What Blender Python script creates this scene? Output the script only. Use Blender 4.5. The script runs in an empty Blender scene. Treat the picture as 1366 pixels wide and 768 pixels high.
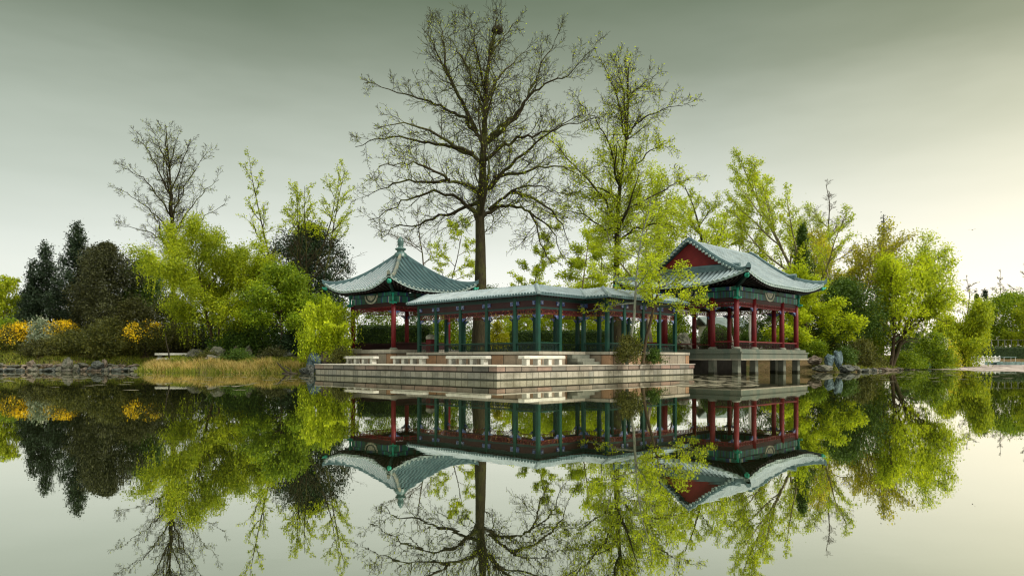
import bpy, math, random
import numpy as np
from mathutils import Vector
C = bpy.context.scene.collection
PI = math.pi
F_PX, HOR, CAMZ = 950.0, 478.0, 1.05      # focal length and horizon of the photograph, eye height over the water

# ------------------------------------------------------------------ helpers
def px(x, Y):
    return (x - 683.0) / F_PX * Y
def pz(y, Y):
    return CAMZ + (HOR - y) * Y / F_PX

def tag(o, label=None, cat=None, group=None, kind=None):
    if label: o['label'] = label
    if cat: o['category'] = cat
    if group: o['group'] = group
    if kind: o['kind'] = kind
    return o

def empty(name, loc, rz=0.0, label=None, cat=None, group=None):
    o = bpy.data.objects.new(name, None)
    o.empty_display_size = 0.3
    o.location = loc
    o.rotation_euler = (0, 0, rz)
    C.objects.link(o)
    return tag(o, label, cat, group)

def link(name, me, parent=None, loc=None, rz=None, scale=None):
    o = bpy.data.objects.new(name, me)
    C.objects.link(o)
    if parent: o.parent = parent
    if loc is not None: o.location = loc
    if rz is not None: o.rotation_euler = (0, 0, rz)
    if scale is not None: o.scale = scale
    return o

class MB:
    """Collects boxes, cylinders, tubes and sheets into one mesh."""
    def __init__(s):
        s.v, s.f, s.m, s.sm = [], [], [], []
    def add(s, vs, fs, mi=0, smooth=False):
        b = len(s.v)
        s.v.extend(vs)
        for f in fs:
            s.f.append([i + b for i in f]); s.m.append(mi); s.sm.append(smooth)
    def box(s, x0, x1, y0, y1, z0, z1, mi=0):
        vs = [(x0,y0,z0),(x1,y0,z0),(x1,y1,z0),(x0,y1,z0),(x0,y0,z1),(x1,y0,z1),(x1,y1,z1),(x0,y1,z1)]
        s.add(vs, [(0,3,2,1),(4,5,6,7),(0,1,5,4),(1,2,6,5),(2,3,7,6),(3,0,4,7)], mi)
    def bbox(s, x0, x1, y0, y1, z0, z1, c=0.02, mi=0):
        """box with chamfered vertical and top edges"""
        def ring(i, z):
            return [(x0+i+c,y0+i,z),(x1-i-c,y0+i,z),(x1-i,y0+i+c,z),(x1-i,y1-i-c,z),(x1-i-c,y1-i,z),(x0+i+c,y1-i,z),(x0+i,y1-i-c,z),(x0+i,y0+i+c,z)]
        vs = ring(0, z0) + ring(0, z1-c) + ring(c, z1)
        fs = [tuple(range(7,-1,-1)), tuple(range(16,24))]
        for k in (0, 8):
            for i in range(8):
                j = (i+1) % 8
                fs.append((k+i, k+j, k+8+j, k+8+i))
        s.add(vs, fs, mi)
    def bar(s, p, q, w, h, mi=0):
        """box section bar from p to q, w across and h high"""
        p, q = Vector(p), Vector(q)
        d = (q-p).normalized()
        up = Vector((0,0,1)) if abs(d.z) < .95 else Vector((1,0,0))
        a = d.cross(up).normalized(); b = a.cross(d).normalized()
        vs = []
        for e in (p, q):
            for sx, sy in ((-1,-1),(1,-1),(1,1),(-1,1)):
                vs.append(tuple(e + a*(sx*w/2) + b*(sy*h/2)))
        s.add(vs, [(0,1,2,3),(7,6,5,4),(0,4,5,1),(1,5,6,2),(2,6,7,3),(3,7,4,0)], mi)
    def tube(s, pts, rad, n=8, mi=0, cap=True, smooth=True, sq=1.0):
        pts = [Vector(p) for p in pts]
        if not hasattr(rad, '__len__'): rad = [rad]*len(pts)
        vs, fs = [], []
        for i, p in enumerate(pts):
            d = (pts[min(i+1,len(pts)-1)] - pts[max(i-1,0)])
            d = d.normalized() if d.length > 1e-6 else Vector((0,0,1))
            up = Vector((0,0,1)) if abs(d.z) < .9 else Vector((1,0,0))
            a = d.cross(up).normalized(); b = a.cross(d).normalized()
            for k in range(n):
                t = 2*PI*(k+.5)/n
                vs.append(tuple(p + a*(math.cos(t)*rad[i]) + b*(math.sin(t)*rad[i]*sq)))
        for i in range(len(pts)-1):
            for k in range(n):
                j = (k+1) % n
                fs.append((i*n+k, i*n+j, (i+1)*n+j, (i+1)*n+k))
        s.add(vs, fs, mi, smooth)
        if cap:
            b0 = len(s.v) - len(vs)
            s.f.append([b0+k for k in range(n-1,-1,-1)]); s.m.append(mi); s.sm.append(False)
            s.f.append([b0+(len(pts)-1)*n+k for k in range(n)]); s.m.append(mi); s.sm.append(False)
    def lathe(s, prof, n=16, cx=0, cy=0, mi=0):
        vs, fs = [], []
        for r, z in prof:
            for k in range(n):
                t = 2*PI*k/n
                vs.append((cx+r*math.cos(t), cy+r*math.sin(t), z))
        for i in range(len(prof)-1):
            for k in range(n):
                j = (k+1) % n
                fs.append((i*n+k, i*n+j, (i+1)*n+j, (i+1)*n+k))
        s.add(vs, fs, mi, True)
    def prism(s, poly, z0, z1, mi=0):
        n = len(poly)
        vs = [(x,y,z0) for x,y in poly] + [(x,y,z1) for x,y in poly]
        fs = [tuple(range(n-1,-1,-1)), tuple(range(n,2*n))]
        for i in range(n):
            j = (i+1) % n
            fs.append((i, j, n+j, n+i))
        s.add(vs, fs, mi)
    def mesh(s, name, mats):
        me = bpy.data.meshes.new(name)
        me.from_pydata(s.v, [], s.f)
        for m in (mats if isinstance(mats, (list, tuple)) else [mats]): me.materials.append(m)
        me.polygons.foreach_set('material_index', s.m)
        me.polygons.foreach_set('use_smooth', s.sm)
        me.update()
        return me
    def build(s, name, mats, parent=None, loc=None, rz=None):
        return link(name, s.mesh(name, mats), parent, loc, rz)

def mesh_np(name, V, Fq, mats, smooth=False):
    """mesh from numpy arrays: V (n,3), Fq (m,k) faces of k corners"""
    me = bpy.data.meshes.new(name)
    n, (m, k) = len(V), Fq.shape
    me.vertices.add(n); me.vertices.foreach_set('co', np.ascontiguousarray(V, dtype=np.float32).ravel())
    me.loops.add(m*k); me.loops.foreach_set('vertex_index', np.ascontiguousarray(Fq, dtype=np.int32).ravel())
    me.polygons.add(m)
    me.polygons.foreach_set('loop_start', np.arange(0, m*k, k, dtype=np.int32))
    me.polygons.foreach_set('loop_total', np.full(m, k, dtype=np.int32))
    if smooth: me.polygons.foreach_set('use_smooth', np.ones(m, dtype=bool))
    for mt in (mats if isinstance(mats, (list, tuple)) else [mats]): me.materials.append(mt)
    me.update(calc_edges=True)
    return me

# ------------------------------------------------------------------ materials
def new_mat(name):
    m = bpy.data.materials.new(name); m.use_nodes = True
    nt = m.node_tree; nt.nodes.clear()
    out = nt.nodes.new('ShaderNodeOutputMaterial')
    return m, nt, out
def N(nt, t, **kw):
    n = nt.nodes.new(t)
    for k, v in kw.items(): setattr(n, k, v)
    return n
def ramp(nt, fac, stops, interp='LINEAR'):
    r = N(nt, 'ShaderNodeValToRGB'); cr = r.color_ramp; cr.interpolation = interp
    while len(cr.elements) < len(stops): cr.elements.new(.5)
    for e, (p, c) in zip(cr.elements, stops):
        e.position = p; e.color = (*c, 1) if len(c) == 3 else c
    nt.links.new(fac, r.inputs[0])
    return r.outputs[0]
def noise(nt, scale, detail=4, rough=.55, coord='Object', vec=None):
    n = N(nt, 'ShaderNodeTexNoise'); n.inputs['Scale'].default_value = scale
    n.inputs['Detail'].default_value = detail; n.inputs['Roughness'].default_value = rough
    if vec is None:
        vec = N(nt, 'ShaderNodeTexCoord').outputs[coord]
    nt.links.new(vec, n.inputs['Vector'])
    return n.outputs['Fac']
def mixc(nt, a, b, fac, mode='MIX'):
    m = N(nt, 'ShaderNodeMix', data_type='RGBA', blend_type=mode)
    for sock, v in ((m.inputs['A'], a), (m.inputs['B'], b)):
        if isinstance(v, tuple): sock.default_value = (*v, 1)
        else: nt.links.new(v, sock)
    if isinstance(fac, (int, float)): m.inputs['Factor'].default_value = fac
    else: nt.links.new(fac, m.inputs['Factor'])
    return m.outputs['Result']
def bump(nt, h, strength=.4, dist=.03):
    b = N(nt, 'ShaderNodeBump'); b.inputs['Strength'].default_value = strength; b.inputs['Distance'].default_value = dist
    nt.links.new(h, b.inputs['Height']); return b.outputs[0]
def principled(nt, out, col, rough=.7, normal=None, spec=.4, metal=0):
    p = N(nt, 'ShaderNodeBsdfPrincipled')
    if isinstance(col, tuple): p.inputs['Base Color'].default_value = (*col, 1)
    else: nt.links.new(col, p.inputs['Base Color'])
    if isinstance(rough, (int, float)): p.inputs['Roughness'].default_value = rough
    else: nt.links.new(rough, p.inputs['Roughness'])
    p.inputs['Specular IOR Level'].default_value = spec; p.inputs['Metallic'].default_value = metal
    if normal is not None: nt.links.new(normal, p.inputs['Normal'])
    nt.links.new(p.outputs[0], out.inputs[0]); return p

def mottled(name, stops, scale=3, rough=.75, bmp=.3, fine=25, spec=.35):
    """surface of patchy colour with a fine grain"""
    m, nt, out = new_mat(name)
    a = ramp(nt, noise(nt, scale, 6, .6), stops)
    g = noise(nt, fine, 5, .7)
    c = mixc(nt, a, ramp(nt, g, [(.3,(.55,.55,.55)),(.7,(1.25,1.25,1.25))]), .6, 'MULTIPLY')
    principled(nt, out, c, rough, bump(nt, g, bmp, .02), spec)
    return m

def leaf_mat(name, dark, mid, light, trans=.45, clump=.35, rough=.55):
    m, nt, out = new_mat(name)
    geo = N(nt, 'ShaderNodeNewGeometry')
    obj = N(nt, 'ShaderNodeObjectInfo')
    c1 = ramp(nt, geo.outputs['Random Per Island'], [(0, dark), (.45, mid), (1, light)])
    nz = noise(nt, clump, 3, .6, vec=geo.outputs['Position'])
    c2 = mixc(nt, c1, ramp(nt, nz, [(.33,(.55,.6,.5)),(.66,(1.25,1.2,1.1))]), .75, 'MULTIPLY')
    p = N(nt, 'ShaderNodeBsdfPrincipled'); nt.links.new(c2, p.inputs['Base Color'])
    p.inputs['Roughness'].default_value = rough; p.inputs['Specular IOR Level'].default_value = .25
    t = N(nt, 'ShaderNodeBsdfTranslucent'); nt.links.new(mixc(nt, c2, (1.25,1.15,.55), .6, 'MULTIPLY'), t.inputs['Color'])
    mx = N(nt, 'ShaderNodeMixShader'); mx.inputs[0].default_value = trans
    nt.links.new(p.outputs[0], mx.inputs[1]); nt.links.new(t.outputs[0], mx.inputs[2])
    nt.links.new(mx.outputs[0], out.inputs[0])
    return m

def bark_mat(name, a, b, moss=None):
    m, nt, out = new_mat(name)
    tc = N(nt, 'ShaderNodeTexCoord'); mp = N(nt, 'ShaderNodeMapping'); mp.inputs['Scale'].default_value = (6, 6, 1.2)
    nt.links.new(tc.outputs['Object'], mp.inputs['Vector'])
    nz = noise(nt, 2.2, 6, .65, vec=mp.outputs[0])
    c = ramp(nt, nz, [(.3, a), (.7, b)])
    if moss:
        c = mixc(nt, c, moss, ramp(nt, noise(nt, .7, 4), [(.5,(0,0,0)),(.68,(.75,.75,.75))]))
    principled(nt, out, c, .9, bump(nt, nz, .8, .05), .2)
    return m

def beam_mat(name, axis, palette, reps=1.0):
    """painted beam: bands of colour along its length (axis 0 or 1) with scroll detail"""
    m, nt, out = new_mat(name)
    tc = N(nt, 'ShaderNodeTexCoord'); sx = N(nt, 'ShaderNodeSeparateXYZ'); nt.links.new(tc.outputs['Generated'], sx.inputs[0])
    mirror = N(nt, 'ShaderNodeMath', operation='PINGPONG'); mirror.inputs[1].default_value = .5/reps
    nt.links.new(sx.outputs[axis], mirror.inputs[0])
    sc = N(nt, 'ShaderNodeMath', operation='MULTIPLY'); sc.inputs[1].default_value = 2*reps; nt.links.new(mirror.outputs[0], sc.inputs[0])
    base = ramp(nt, sc.outputs[0], palette, 'CONSTANT')
    vo = N(nt, 'ShaderNodeTexVoronoi'); vo.inputs['Scale'].default_value = 7; nt.links.new(tc.outputs['Object'], vo.inputs['Vector'])
    d = ramp(nt, vo.outputs['Distance'], [(0,(.8,.8,.5)),(.18,(.2,.4,.55)),(.3,(.8,.8,.8)),(1,(.4,.4,.4))])
    c = mixc(nt, base, d, .55, 'MULTIPLY')
    c = mixc(nt, c, (.03,.03,.025), ramp(nt, noise(nt, 2.5, 5), [(.45,(0,0,0)),(.8,(.6,.6,.6))]))
    principled(nt, out, c, .55)
    return m

def block_mat(name, stops, bw, bh, mortar, axis_scale=1.0, off=.5, msize=.012, stain=(.10,.09,.07), stain_amt=.55):
    """ashlar blocks: brick pattern over (length along wall, height), wall length taken from x+y in the wall's own axes"""
    m, nt, out = new_mat(name)
    tc = N(nt, 'ShaderNodeTexCoord'); sx = N(nt, 'ShaderNodeSeparateXYZ'); nt.links.new(tc.outputs['Object'], sx.inputs[0])
    ad = N(nt, 'ShaderNodeMath', operation='SUBTRACT'); nt.links.new(sx.outputs[0], ad.inputs[0]); nt.links.new(sx.outputs[1], ad.inputs[1])
    cb = N(nt, 'ShaderNodeCombineXYZ'); nt.links.new(ad.outputs[0], cb.inputs[0]); nt.links.new(sx.outputs[2], cb.inputs[1])
    br = N(nt, 'ShaderNodeTexBrick'); nt.links.new(cb.outputs[0], br.inputs['Vector'])
    br.offset = off; br.inputs['Scale'].default_value = 1; br.inputs['Brick Width'].default_value = bw; br.inputs['Row Height'].default_value = bh
    br.inputs['Mortar Size'].default_value = msize; br.inputs['Mortar Smooth'].default_value = .2
    br.inputs['Color1'].default_value = (0,0,0,1); br.inputs['Color2'].default_value = (1,1,1,1); br.inputs['Mortar'].default_value = (.5,.5,.5,1)
    col = ramp(nt, br.outputs['Color'], stops)
    nz = noise(nt, 1.3, 6, .65)
    col = mixc(nt, col, stain, ramp(nt, nz, [(.45,(0,0,0)),(.75,(stain_amt,)*3)]))
    fine = noise(nt, 18, 5, .7)
    col = mixc(nt, col, ramp(nt, fine, [(.3,(.6,.6,.6)),(.7,(1.2,1.2,1.2))]), .6, 'MULTIPLY')
    col = mixc(nt, col, mortar, br.outputs['Fac'])
    principled(nt, out, col, .8, bump(nt, fine, .35, .02), .3)
    return m

M = {}
def make_materials():
    # water
    m, nt, out = new_mat('water')
    geo = N(nt, 'ShaderNodeNewGeometry')
    mpw = N(nt, 'ShaderNodeMapping'); mpw.inputs['Scale'].default_value = (.6, 1.6, 1); nt.links.new(geo.outputs['Position'], mpw.inputs[0])
    n1 = noise(nt, 1.1, 4, .55, vec=mpw.outputs[0])
    bp = bump(nt, n1, .010, .05)
    gl = N(nt, 'ShaderNodeBsdfGlossy'); gl.inputs['Roughness'].default_value = .01; gl.inputs['Color'].default_value = (1,1,.92,1)
    nt.links.new(bp, gl.inputs['Normal'])
    df = N(nt, 'ShaderNodeBsdfDiffuse'); df.inputs['Color'].default_value = (.012,.016,.006,1)
    fr = N(nt, 'ShaderNodeLayerWeight'); fr.inputs['Blend'].default_value = .5
    lwf = ramp(nt, fr.outputs['Facing'], [(0,(.04,)*3),(.35,(.07,)*3),(.55,(.30,)*3),(.70,(.74,)*3),(1,(.86,)*3)])
    mx = N(nt, 'ShaderNodeMixShader'); nt.links.new(lwf, mx.inputs[0]); nt.links.new(df.outputs[0], mx.inputs[1]); nt.links.new(gl.outputs[0], mx.inputs[2])
    nt.links.new(mx.outputs[0], out.inputs[0]); M['water'] = m
    # ground
    m, nt, out = new_mat('ground')
    geo = N(nt, 'ShaderNodeNewGeometry'); pos = geo.outputs['Position']
    a = ramp(nt, noise(nt, .35, 5, .6, vec=pos), [(.3,(.05,.07,.018)),(.45,(.10,.085,.03)),(.6,(.15,.10,.05)),(.75,(.09,.10,.025))])
    g = noise(nt, 5, 6, .7, vec=pos)
    c = mixc(nt, a, ramp(nt, g, [(.3,(.4,.4,.4)),(.7,(1.3,1.3,1.3))]), .8, 'MULTIPLY')
    principled(nt, out, c, .95, bump(nt, g, .8, .15), .1); M['ground'] = m
    # stone
    M['paving'] = mottled('paving', [(.3,(.42,.39,.32)),(.7,(.60,.56,.47))], 1.5)
    M['coping'] = block_mat('coping', [(0,(.24,.21,.165)),(.25,(.33,.22,.17)),(.5,(.17,.16,.135)),(.7,(.32,.28,.22)),(1,(.29,.16,.13))], 1.15, 3.0, (.03,.027,.02), msize=.025, stain=(.07,.065,.05), stain_amt=.75)
    M['wall_course'] = block_mat('wall_course', [(0,(.33,.31,.245)),(.5,(.43,.395,.31)),(1,(.27,.265,.22))], .46, .365, (.12,.105,.075), msize=.02, stain=(.09,.085,.05), stain_amt=.8)
    M['plinth_course'] = block_mat('plinth_course', [(0,(.29,.25,.19)),(.35,(.38,.20,.10)),(.5,(.31,.28,.22)),(.75,(.38,.215,.12)),(1,(.25,.235,.19))], 1.0, 3, (.06,.05,.035), msize=.025)
    M['kerb_stone'] = block_mat('kerb_stone', [(0,(.36,.33,.26)),(.5,(.44,.40,.32)),(1,(.30,.28,.22))], 1.4, 3, (.15,.13,.10), msize=.015)
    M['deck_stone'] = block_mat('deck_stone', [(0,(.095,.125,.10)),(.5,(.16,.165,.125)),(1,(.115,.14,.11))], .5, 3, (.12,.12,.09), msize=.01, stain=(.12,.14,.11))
    M['pier_stone'] = mottled('pier_stone', [(.3,(.10,.115,.09)),(.7,(.21,.21,.165))], 2)
    M['bench_stone'] = mottled('bench_stone', [(.3,(.50,.49,.42)),(.7,(.72,.70,.62))], 2.5)
    M['wet_stone'] = mottled('wet_stone', [(.3,(.018,.022,.012)),(.7,(.06,.058,.035))], 3, .45)
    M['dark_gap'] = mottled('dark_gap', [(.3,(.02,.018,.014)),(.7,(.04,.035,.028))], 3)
    M['rock'] = mottled('rock', [(.28,(.03,.04,.022)),(.46,(.085,.088,.06)),(.6,(.15,.14,.11)),(.75,(.28,.26,.22))], 2.6, .85, .8, 9)
    M['rock_warm'] = mottled('rock_warm', [(.28,(.05,.04,.025)),(.5,(.14,.11,.08)),(.75,(.30,.25,.20))], 2.6, .85, .8, 9)
    M['rock_blue'] = mottled('rock_blue', [(.28,(.025,.045,.05)),(.5,(.07,.11,.12)),(.72,(.17,.23,.24))], 3, .8, .8, 9)
    M['rock_dark'] = mottled('rock_dark', [(.3,(.02,.024,.02)),(.7,(.09,.10,.085))], 2.5, .6, .8, 9)
    # paint and tile
    m, nt, out = new_mat('roof_tile')
    geo = N(nt, 'ShaderNodeNewGeometry'); tc = N(nt, 'ShaderNodeTexCoord')
    a = ramp(nt, noise(nt, .9, 6, .65), [(.3,(.012,.042,.048)),(.5,(.028,.080,.087)),(.72,(.06,.118,.117))])
    g = noise(nt, 14, 4, .7)
    c = mixc(nt, a, ramp(nt, g, [(.3,(.5,.55,.55)),(.7,(1.35,1.3,1.25))]), .8, 'MULTIPLY')
    c = mixc(nt, c, (.30,.28,.20), ramp(nt, noise(nt, 2.3, 6, .7), [(.6,(0,0,0)),(.78,(.35,.35,.35))]))
    principled(nt, out, c, ramp(nt, g, [(.3,(.25,.25,.25)),(.7,(.5,.5,.5))]), bump(nt, g, .25, .02), .5); M['roof_tile'] = m
    m, nt, out = new_mat('pale_tile')
    a = ramp(nt, noise(nt, 1.2, 6, .65), [(.3,(.13,.19,.21)),(.7,(.27,.335,.35))])
    a = mixc(nt, a, (.07,.085,.06), ramp(nt, noise(nt, 1.9, 6, .7), [(.50,(0,0,0)),(.72,(.7,.7,.7))]))
    g = noise(nt, 14, 4, .7)
    c = mixc(nt, a, ramp(nt, g, [(.3,(.6,.62,.62)),(.7,(1.25,1.25,1.2))]), .7, 'MULTIPLY')
    principled(nt, out, c, .38, bump(nt, g, .25, .02), .6); M['pale_tile'] = m
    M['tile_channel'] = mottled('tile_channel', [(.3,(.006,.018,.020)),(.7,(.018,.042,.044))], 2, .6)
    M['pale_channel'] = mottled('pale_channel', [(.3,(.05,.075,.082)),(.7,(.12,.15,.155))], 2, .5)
    M['tile_end'] = mottled('tile_end', [(.3,(.16,.24,.23)),(.7,(.38,.46,.42))], 6, .45)
    M['ridge_tile'] = mottled('ridge_tile', [(.3,(.035,.08,.09)),(.7,(.08,.15,.155))], 2.5, .4, spec=.5)
    M['worn_ridge'] = mottled('worn_ridge', [(.35,(.07,.11,.10)),(.65,(.26,.24,.17))], 2.2, .6)
    M['finial'] = mottled('finial', [(.3,(.03,.08,.072)),(.7,(.07,.15,.135))], 4, .35, spec=.6)
    M['red_paint'] = mottled('red_paint', [(.3,(.11,.006,.010)),(.7,(.20,.011,.016))], 1.5, .5, .15)
    M['red_board'] = mottled('red_board', [(.3,(.13,.010,.010)),(.7,(.23,.018,.016))], 1.5, .7, .15)
    M['dark_red'] = mottled('dark_red', [(.3,(.018,.004,.005)),(.7,(.042,.008,.009))], 1.5, .6, .15)
    M['green_paint'] = mottled('green_paint', [(.3,(.002,.032,.021)),(.7,(.004,.060,.039))], 1.5, .5, .15, spec=.3)
    M['dark_green'] = mottled('dark_green', [(.3,(.004,.018,.016)),(.7,(.008,.036,.03))], 1.5, .5, .15)
    M['bright_green'] = mottled('bright_green', [(.3,(.01,.20,.13)),(.7,(.03,.36,.24))], 3, .4, .15)
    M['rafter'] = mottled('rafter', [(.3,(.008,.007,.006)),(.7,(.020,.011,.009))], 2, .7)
    M['bracket'] = mottled('bracket', [(.38,(.015,.03,.14)),(.5,(.05,.09,.24)),(.66,(.36,.38,.42))], 9, .5)
    M['cream_panel'] = mottled('cream_panel', [(.35,(.10,.12,.09)),(.6,(.50,.48,.38))], 5, .6)
    M['gold_red'] = mottled('gold_red', [(.42,(.09,.008,.014)),(.55,(.14,.014,.014)),(.68,(.34,.22,.06))], 7, .5)
    pal = [(0,(.014,.15,.105)),(.10,(.03,.26,.17)),(.16,(.45,.45,.36)),(.19,(.02,.04,.15)),(.26,(.012,.14,.095)),(.42,(.03,.30,.20)),(.46,(.02,.04,.16)),(.52,(.012,.085,.06)),(.70,(.03,.03,.02)),(.78,(.012,.10,.07)),(.93,(.02,.05,.14))]
    M['beam_x'] = beam_mat('beam_x', 0, pal); M['beam_y'] = beam_mat('beam_y', 1, pal)
    M['white_paint'] = mottled('white_paint', [(.3,(.62,.62,.58)),(.7,(.80,.79,.74))], 2)
    # bark
    M['bark_dark'] = bark_mat('bark_dark', (.018,.015,.010), (.06,.05,.032))
    M['bark_brown'] = bark_mat('bark_brown', (.03,.022,.014), (.10,.07,.04), (.06,.08,.02))
    M['bark_moss'] = bark_mat('bark_moss', (.016,.013,.007), (.055,.046,.021), (.085,.10,.018))
    M['bark_grey'] = bark_mat('bark_grey', (.10,.11,.085), (.26,.27,.21))
    M['bark_pale'] = bark_mat('bark_pale', (.14,.12,.08), (.34,.29,.20))
    # leaves
    M['lime'] = leaf_mat('lime', (.22,.31,.009), (.44,.56,.015), (.64,.72,.03), .5)
    M['lime_warm'] = leaf_mat('lime_warm', (.24,.25,.012), (.44,.44,.02), (.62,.57,.04), .5)
    M['willow'] = leaf_mat('willow', (.14,.215,.006), (.30,.385,.011), (.50,.56,.024), .45)
    M['fresh'] = leaf_mat('fresh', (.075,.145,.005), (.18,.28,.010), (.35,.45,.018), .4)
    M['mid_green'] = leaf_mat('mid_green', (.025,.06,.008), (.06,.12,.014), (.12,.20,.025), .3)
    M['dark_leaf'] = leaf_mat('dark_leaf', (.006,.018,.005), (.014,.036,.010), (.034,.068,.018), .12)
    M['cypress'] = leaf_mat('cypress', (.007,.017,.007), (.017,.036,.015), (.042,.070,.030), .1)
    M['juniper'] = leaf_mat('juniper', (.018,.022,.008), (.042,.048,.015), (.085,.092,.03), .15)
    M['olive'] = leaf_mat('olive', (.035,.043,.008), (.08,.09,.016), (.16,.16,.028), .25)
    M['brown_leaf'] = leaf_mat('brown_leaf', (.022,.024,.006), (.050,.055,.013), (.10,.105,.024), .25)
    M['hedge_leaf'] = leaf_mat('hedge_leaf', (.014,.034,.004), (.034,.075,.008), (.09,.15,.016), .2, 1.2)
    M['yellow'] = leaf_mat('yellow', (.70,.42,.004), (.88,.60,.008), (.90,.70,.03), .35, .8)
    M['white_bloom'] = leaf_mat('white_bloom', (.35,.42,.30), (.60,.62,.52), (.75,.76,.68), .3, .8)
    M['grey_leaf'] = leaf_mat('grey_leaf', (.10,.15,.09), (.20,.26,.17), (.40,.44,.34), .3, .8)
    M['straw'] = leaf_mat('straw', (.36,.25,.08), (.60,.45,.16), (.74,.62,.28), .4, .5)
    M['grass'] = leaf_mat('grass', (.08,.13,.010), (.20,.26,.022), (.42,.40,.07), .35, .5)
    M['catkin'] = mottled('catkin', [(.3,(.42,.34,.30)),(.7,(.66,.56,.50))], 4)
    M['litter'] = mottled('litter', [(.3,(.10,.09,.05)),(.7,(.30,.27,.18))], 4)
make_materials()

# ------------------------------------------------------------------ world, sun, camera
def s2l(c):
    return tuple(((v/255)/12.92 if v/255 <= .04045 else ((v/255+.055)/1.055)**2.4) for v in c)
SUN_EL, SUN_AZ = math.radians(42), math.radians(118)     # azimuth clockwise from +Y: the light comes over the right shoulder
w = bpy.data.worlds.new('World'); bpy.context.scene.world = w; w.use_nodes = True
nt = w.node_tree; nt.nodes.clear()
wo = N(nt, 'ShaderNodeOutputWorld')
sky = N(nt, 'ShaderNodeTexSky', sky_type='NISHITA'); sky.sun_disc = False; sky.sun_elevation = SUN_EL; sky.sun_rotation = SUN_AZ
b1 = N(nt, 'ShaderNodeBackground'); b1.inputs[1].default_value = .06; nt.links.new(sky.outputs[0], b1.inputs[0])
tc = N(nt, 'ShaderNodeTexCoord'); sx = N(nt, 'ShaderNodeSeparateXYZ'); nt.links.new(tc.outputs['Generated'], sx.inputs[0])
mpn = N(nt, 'ShaderNodeMapping'); mpn.inputs['Scale'].default_value = (1.2, 1.2, 5.0); nt.links.new(tc.outputs['Generated'], mpn.inputs[0])
cl = noise(nt, 2.0, 4, .55, vec=mpn.outputs[0])
ma = N(nt, 'ShaderNodeMath', operation='MULTIPLY_ADD'); ma.inputs[1].default_value = .09; nt.links.new(cl, ma.inputs[0])
su = N(nt, 'ShaderNodeMath', operation='SUBTRACT'); su.inputs[1].default_value = .045; nt.links.new(sx.outputs[2], su.inputs[0]); nt.links.new(su.outputs[0], ma.inputs[2])
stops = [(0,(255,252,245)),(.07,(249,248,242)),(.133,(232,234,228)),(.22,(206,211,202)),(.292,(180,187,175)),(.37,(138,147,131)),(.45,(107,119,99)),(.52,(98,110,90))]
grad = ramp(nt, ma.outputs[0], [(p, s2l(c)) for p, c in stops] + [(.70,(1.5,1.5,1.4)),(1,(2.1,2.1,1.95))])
# brighter and warmer towards the right where the sun stands behind the cloud
mr = N(nt, 'ShaderNodeMapRange'); mr.inputs['From Min'].default_value = -.65; mr.inputs['From Max'].default_value = .65
nt.links.new(sx.outputs[0], mr.inputs['Value'])
side = ramp(nt, mr.outputs[0], [(0,(.84,.88,.84)),(.35,(.96,.98,.95)),(.7,(1.06,1.06,1.03)),(1,(1.32,1.21,1.02))])
gcol = mixc(nt, grad, side, 1.0, 'MULTIPLY')
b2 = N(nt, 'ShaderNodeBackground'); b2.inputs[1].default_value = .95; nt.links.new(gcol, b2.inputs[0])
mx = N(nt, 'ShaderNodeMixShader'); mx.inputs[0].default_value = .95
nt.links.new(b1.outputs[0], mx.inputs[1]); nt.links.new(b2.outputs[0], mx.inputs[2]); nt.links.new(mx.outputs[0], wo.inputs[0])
sd = bpy.data.lights.new('sun', 'SUN'); sd.energy = 2.7; sd.angle = math.radians(12); sd.color = (1, .95, .86)
so = bpy.data.objects.new('sun', sd); C.objects.link(so)
dv = Vector((math.sin(SUN_AZ)*math.cos(SUN_EL), math.cos(SUN_AZ)*math.cos(SUN_EL), math.sin(SUN_EL)))
so.rotation_euler = dv.to_track_quat('Z', 'Y').to_euler(); so.location = (60, -40, 80)
cd = bpy.data.cameras.new('camera'); co = bpy.data.objects.new('camera', cd); C.objects.link(co)
co.location = (0, 0, CAMZ); co.rotation_euler = (PI/2, 0, 0)
cd.sensor_width = 36; cd.lens = F_PX/1366*36; cd.shift_y = (HOR-384)/1366; cd.clip_end = 3000; cd.clip_start = .1
sc = bpy.context.scene; sc.camera = co
sc.view_settings.view_transform = 'Standard'; sc.view_settings.look = 'None'; sc.view_settings.exposure = .27; sc.view_settings.gamma = 1
sc.render.engine = 'CYCLES'; sc.cycles.use_denoising = True
sc.cycles.max_bounces = 6; sc.cycles.diffuse_bounces = 1; sc.cycles.filter_width = 1.2; sc.cycles.glossy_bounces = 4; sc.cycles.transmission_bounces = 3

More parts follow.
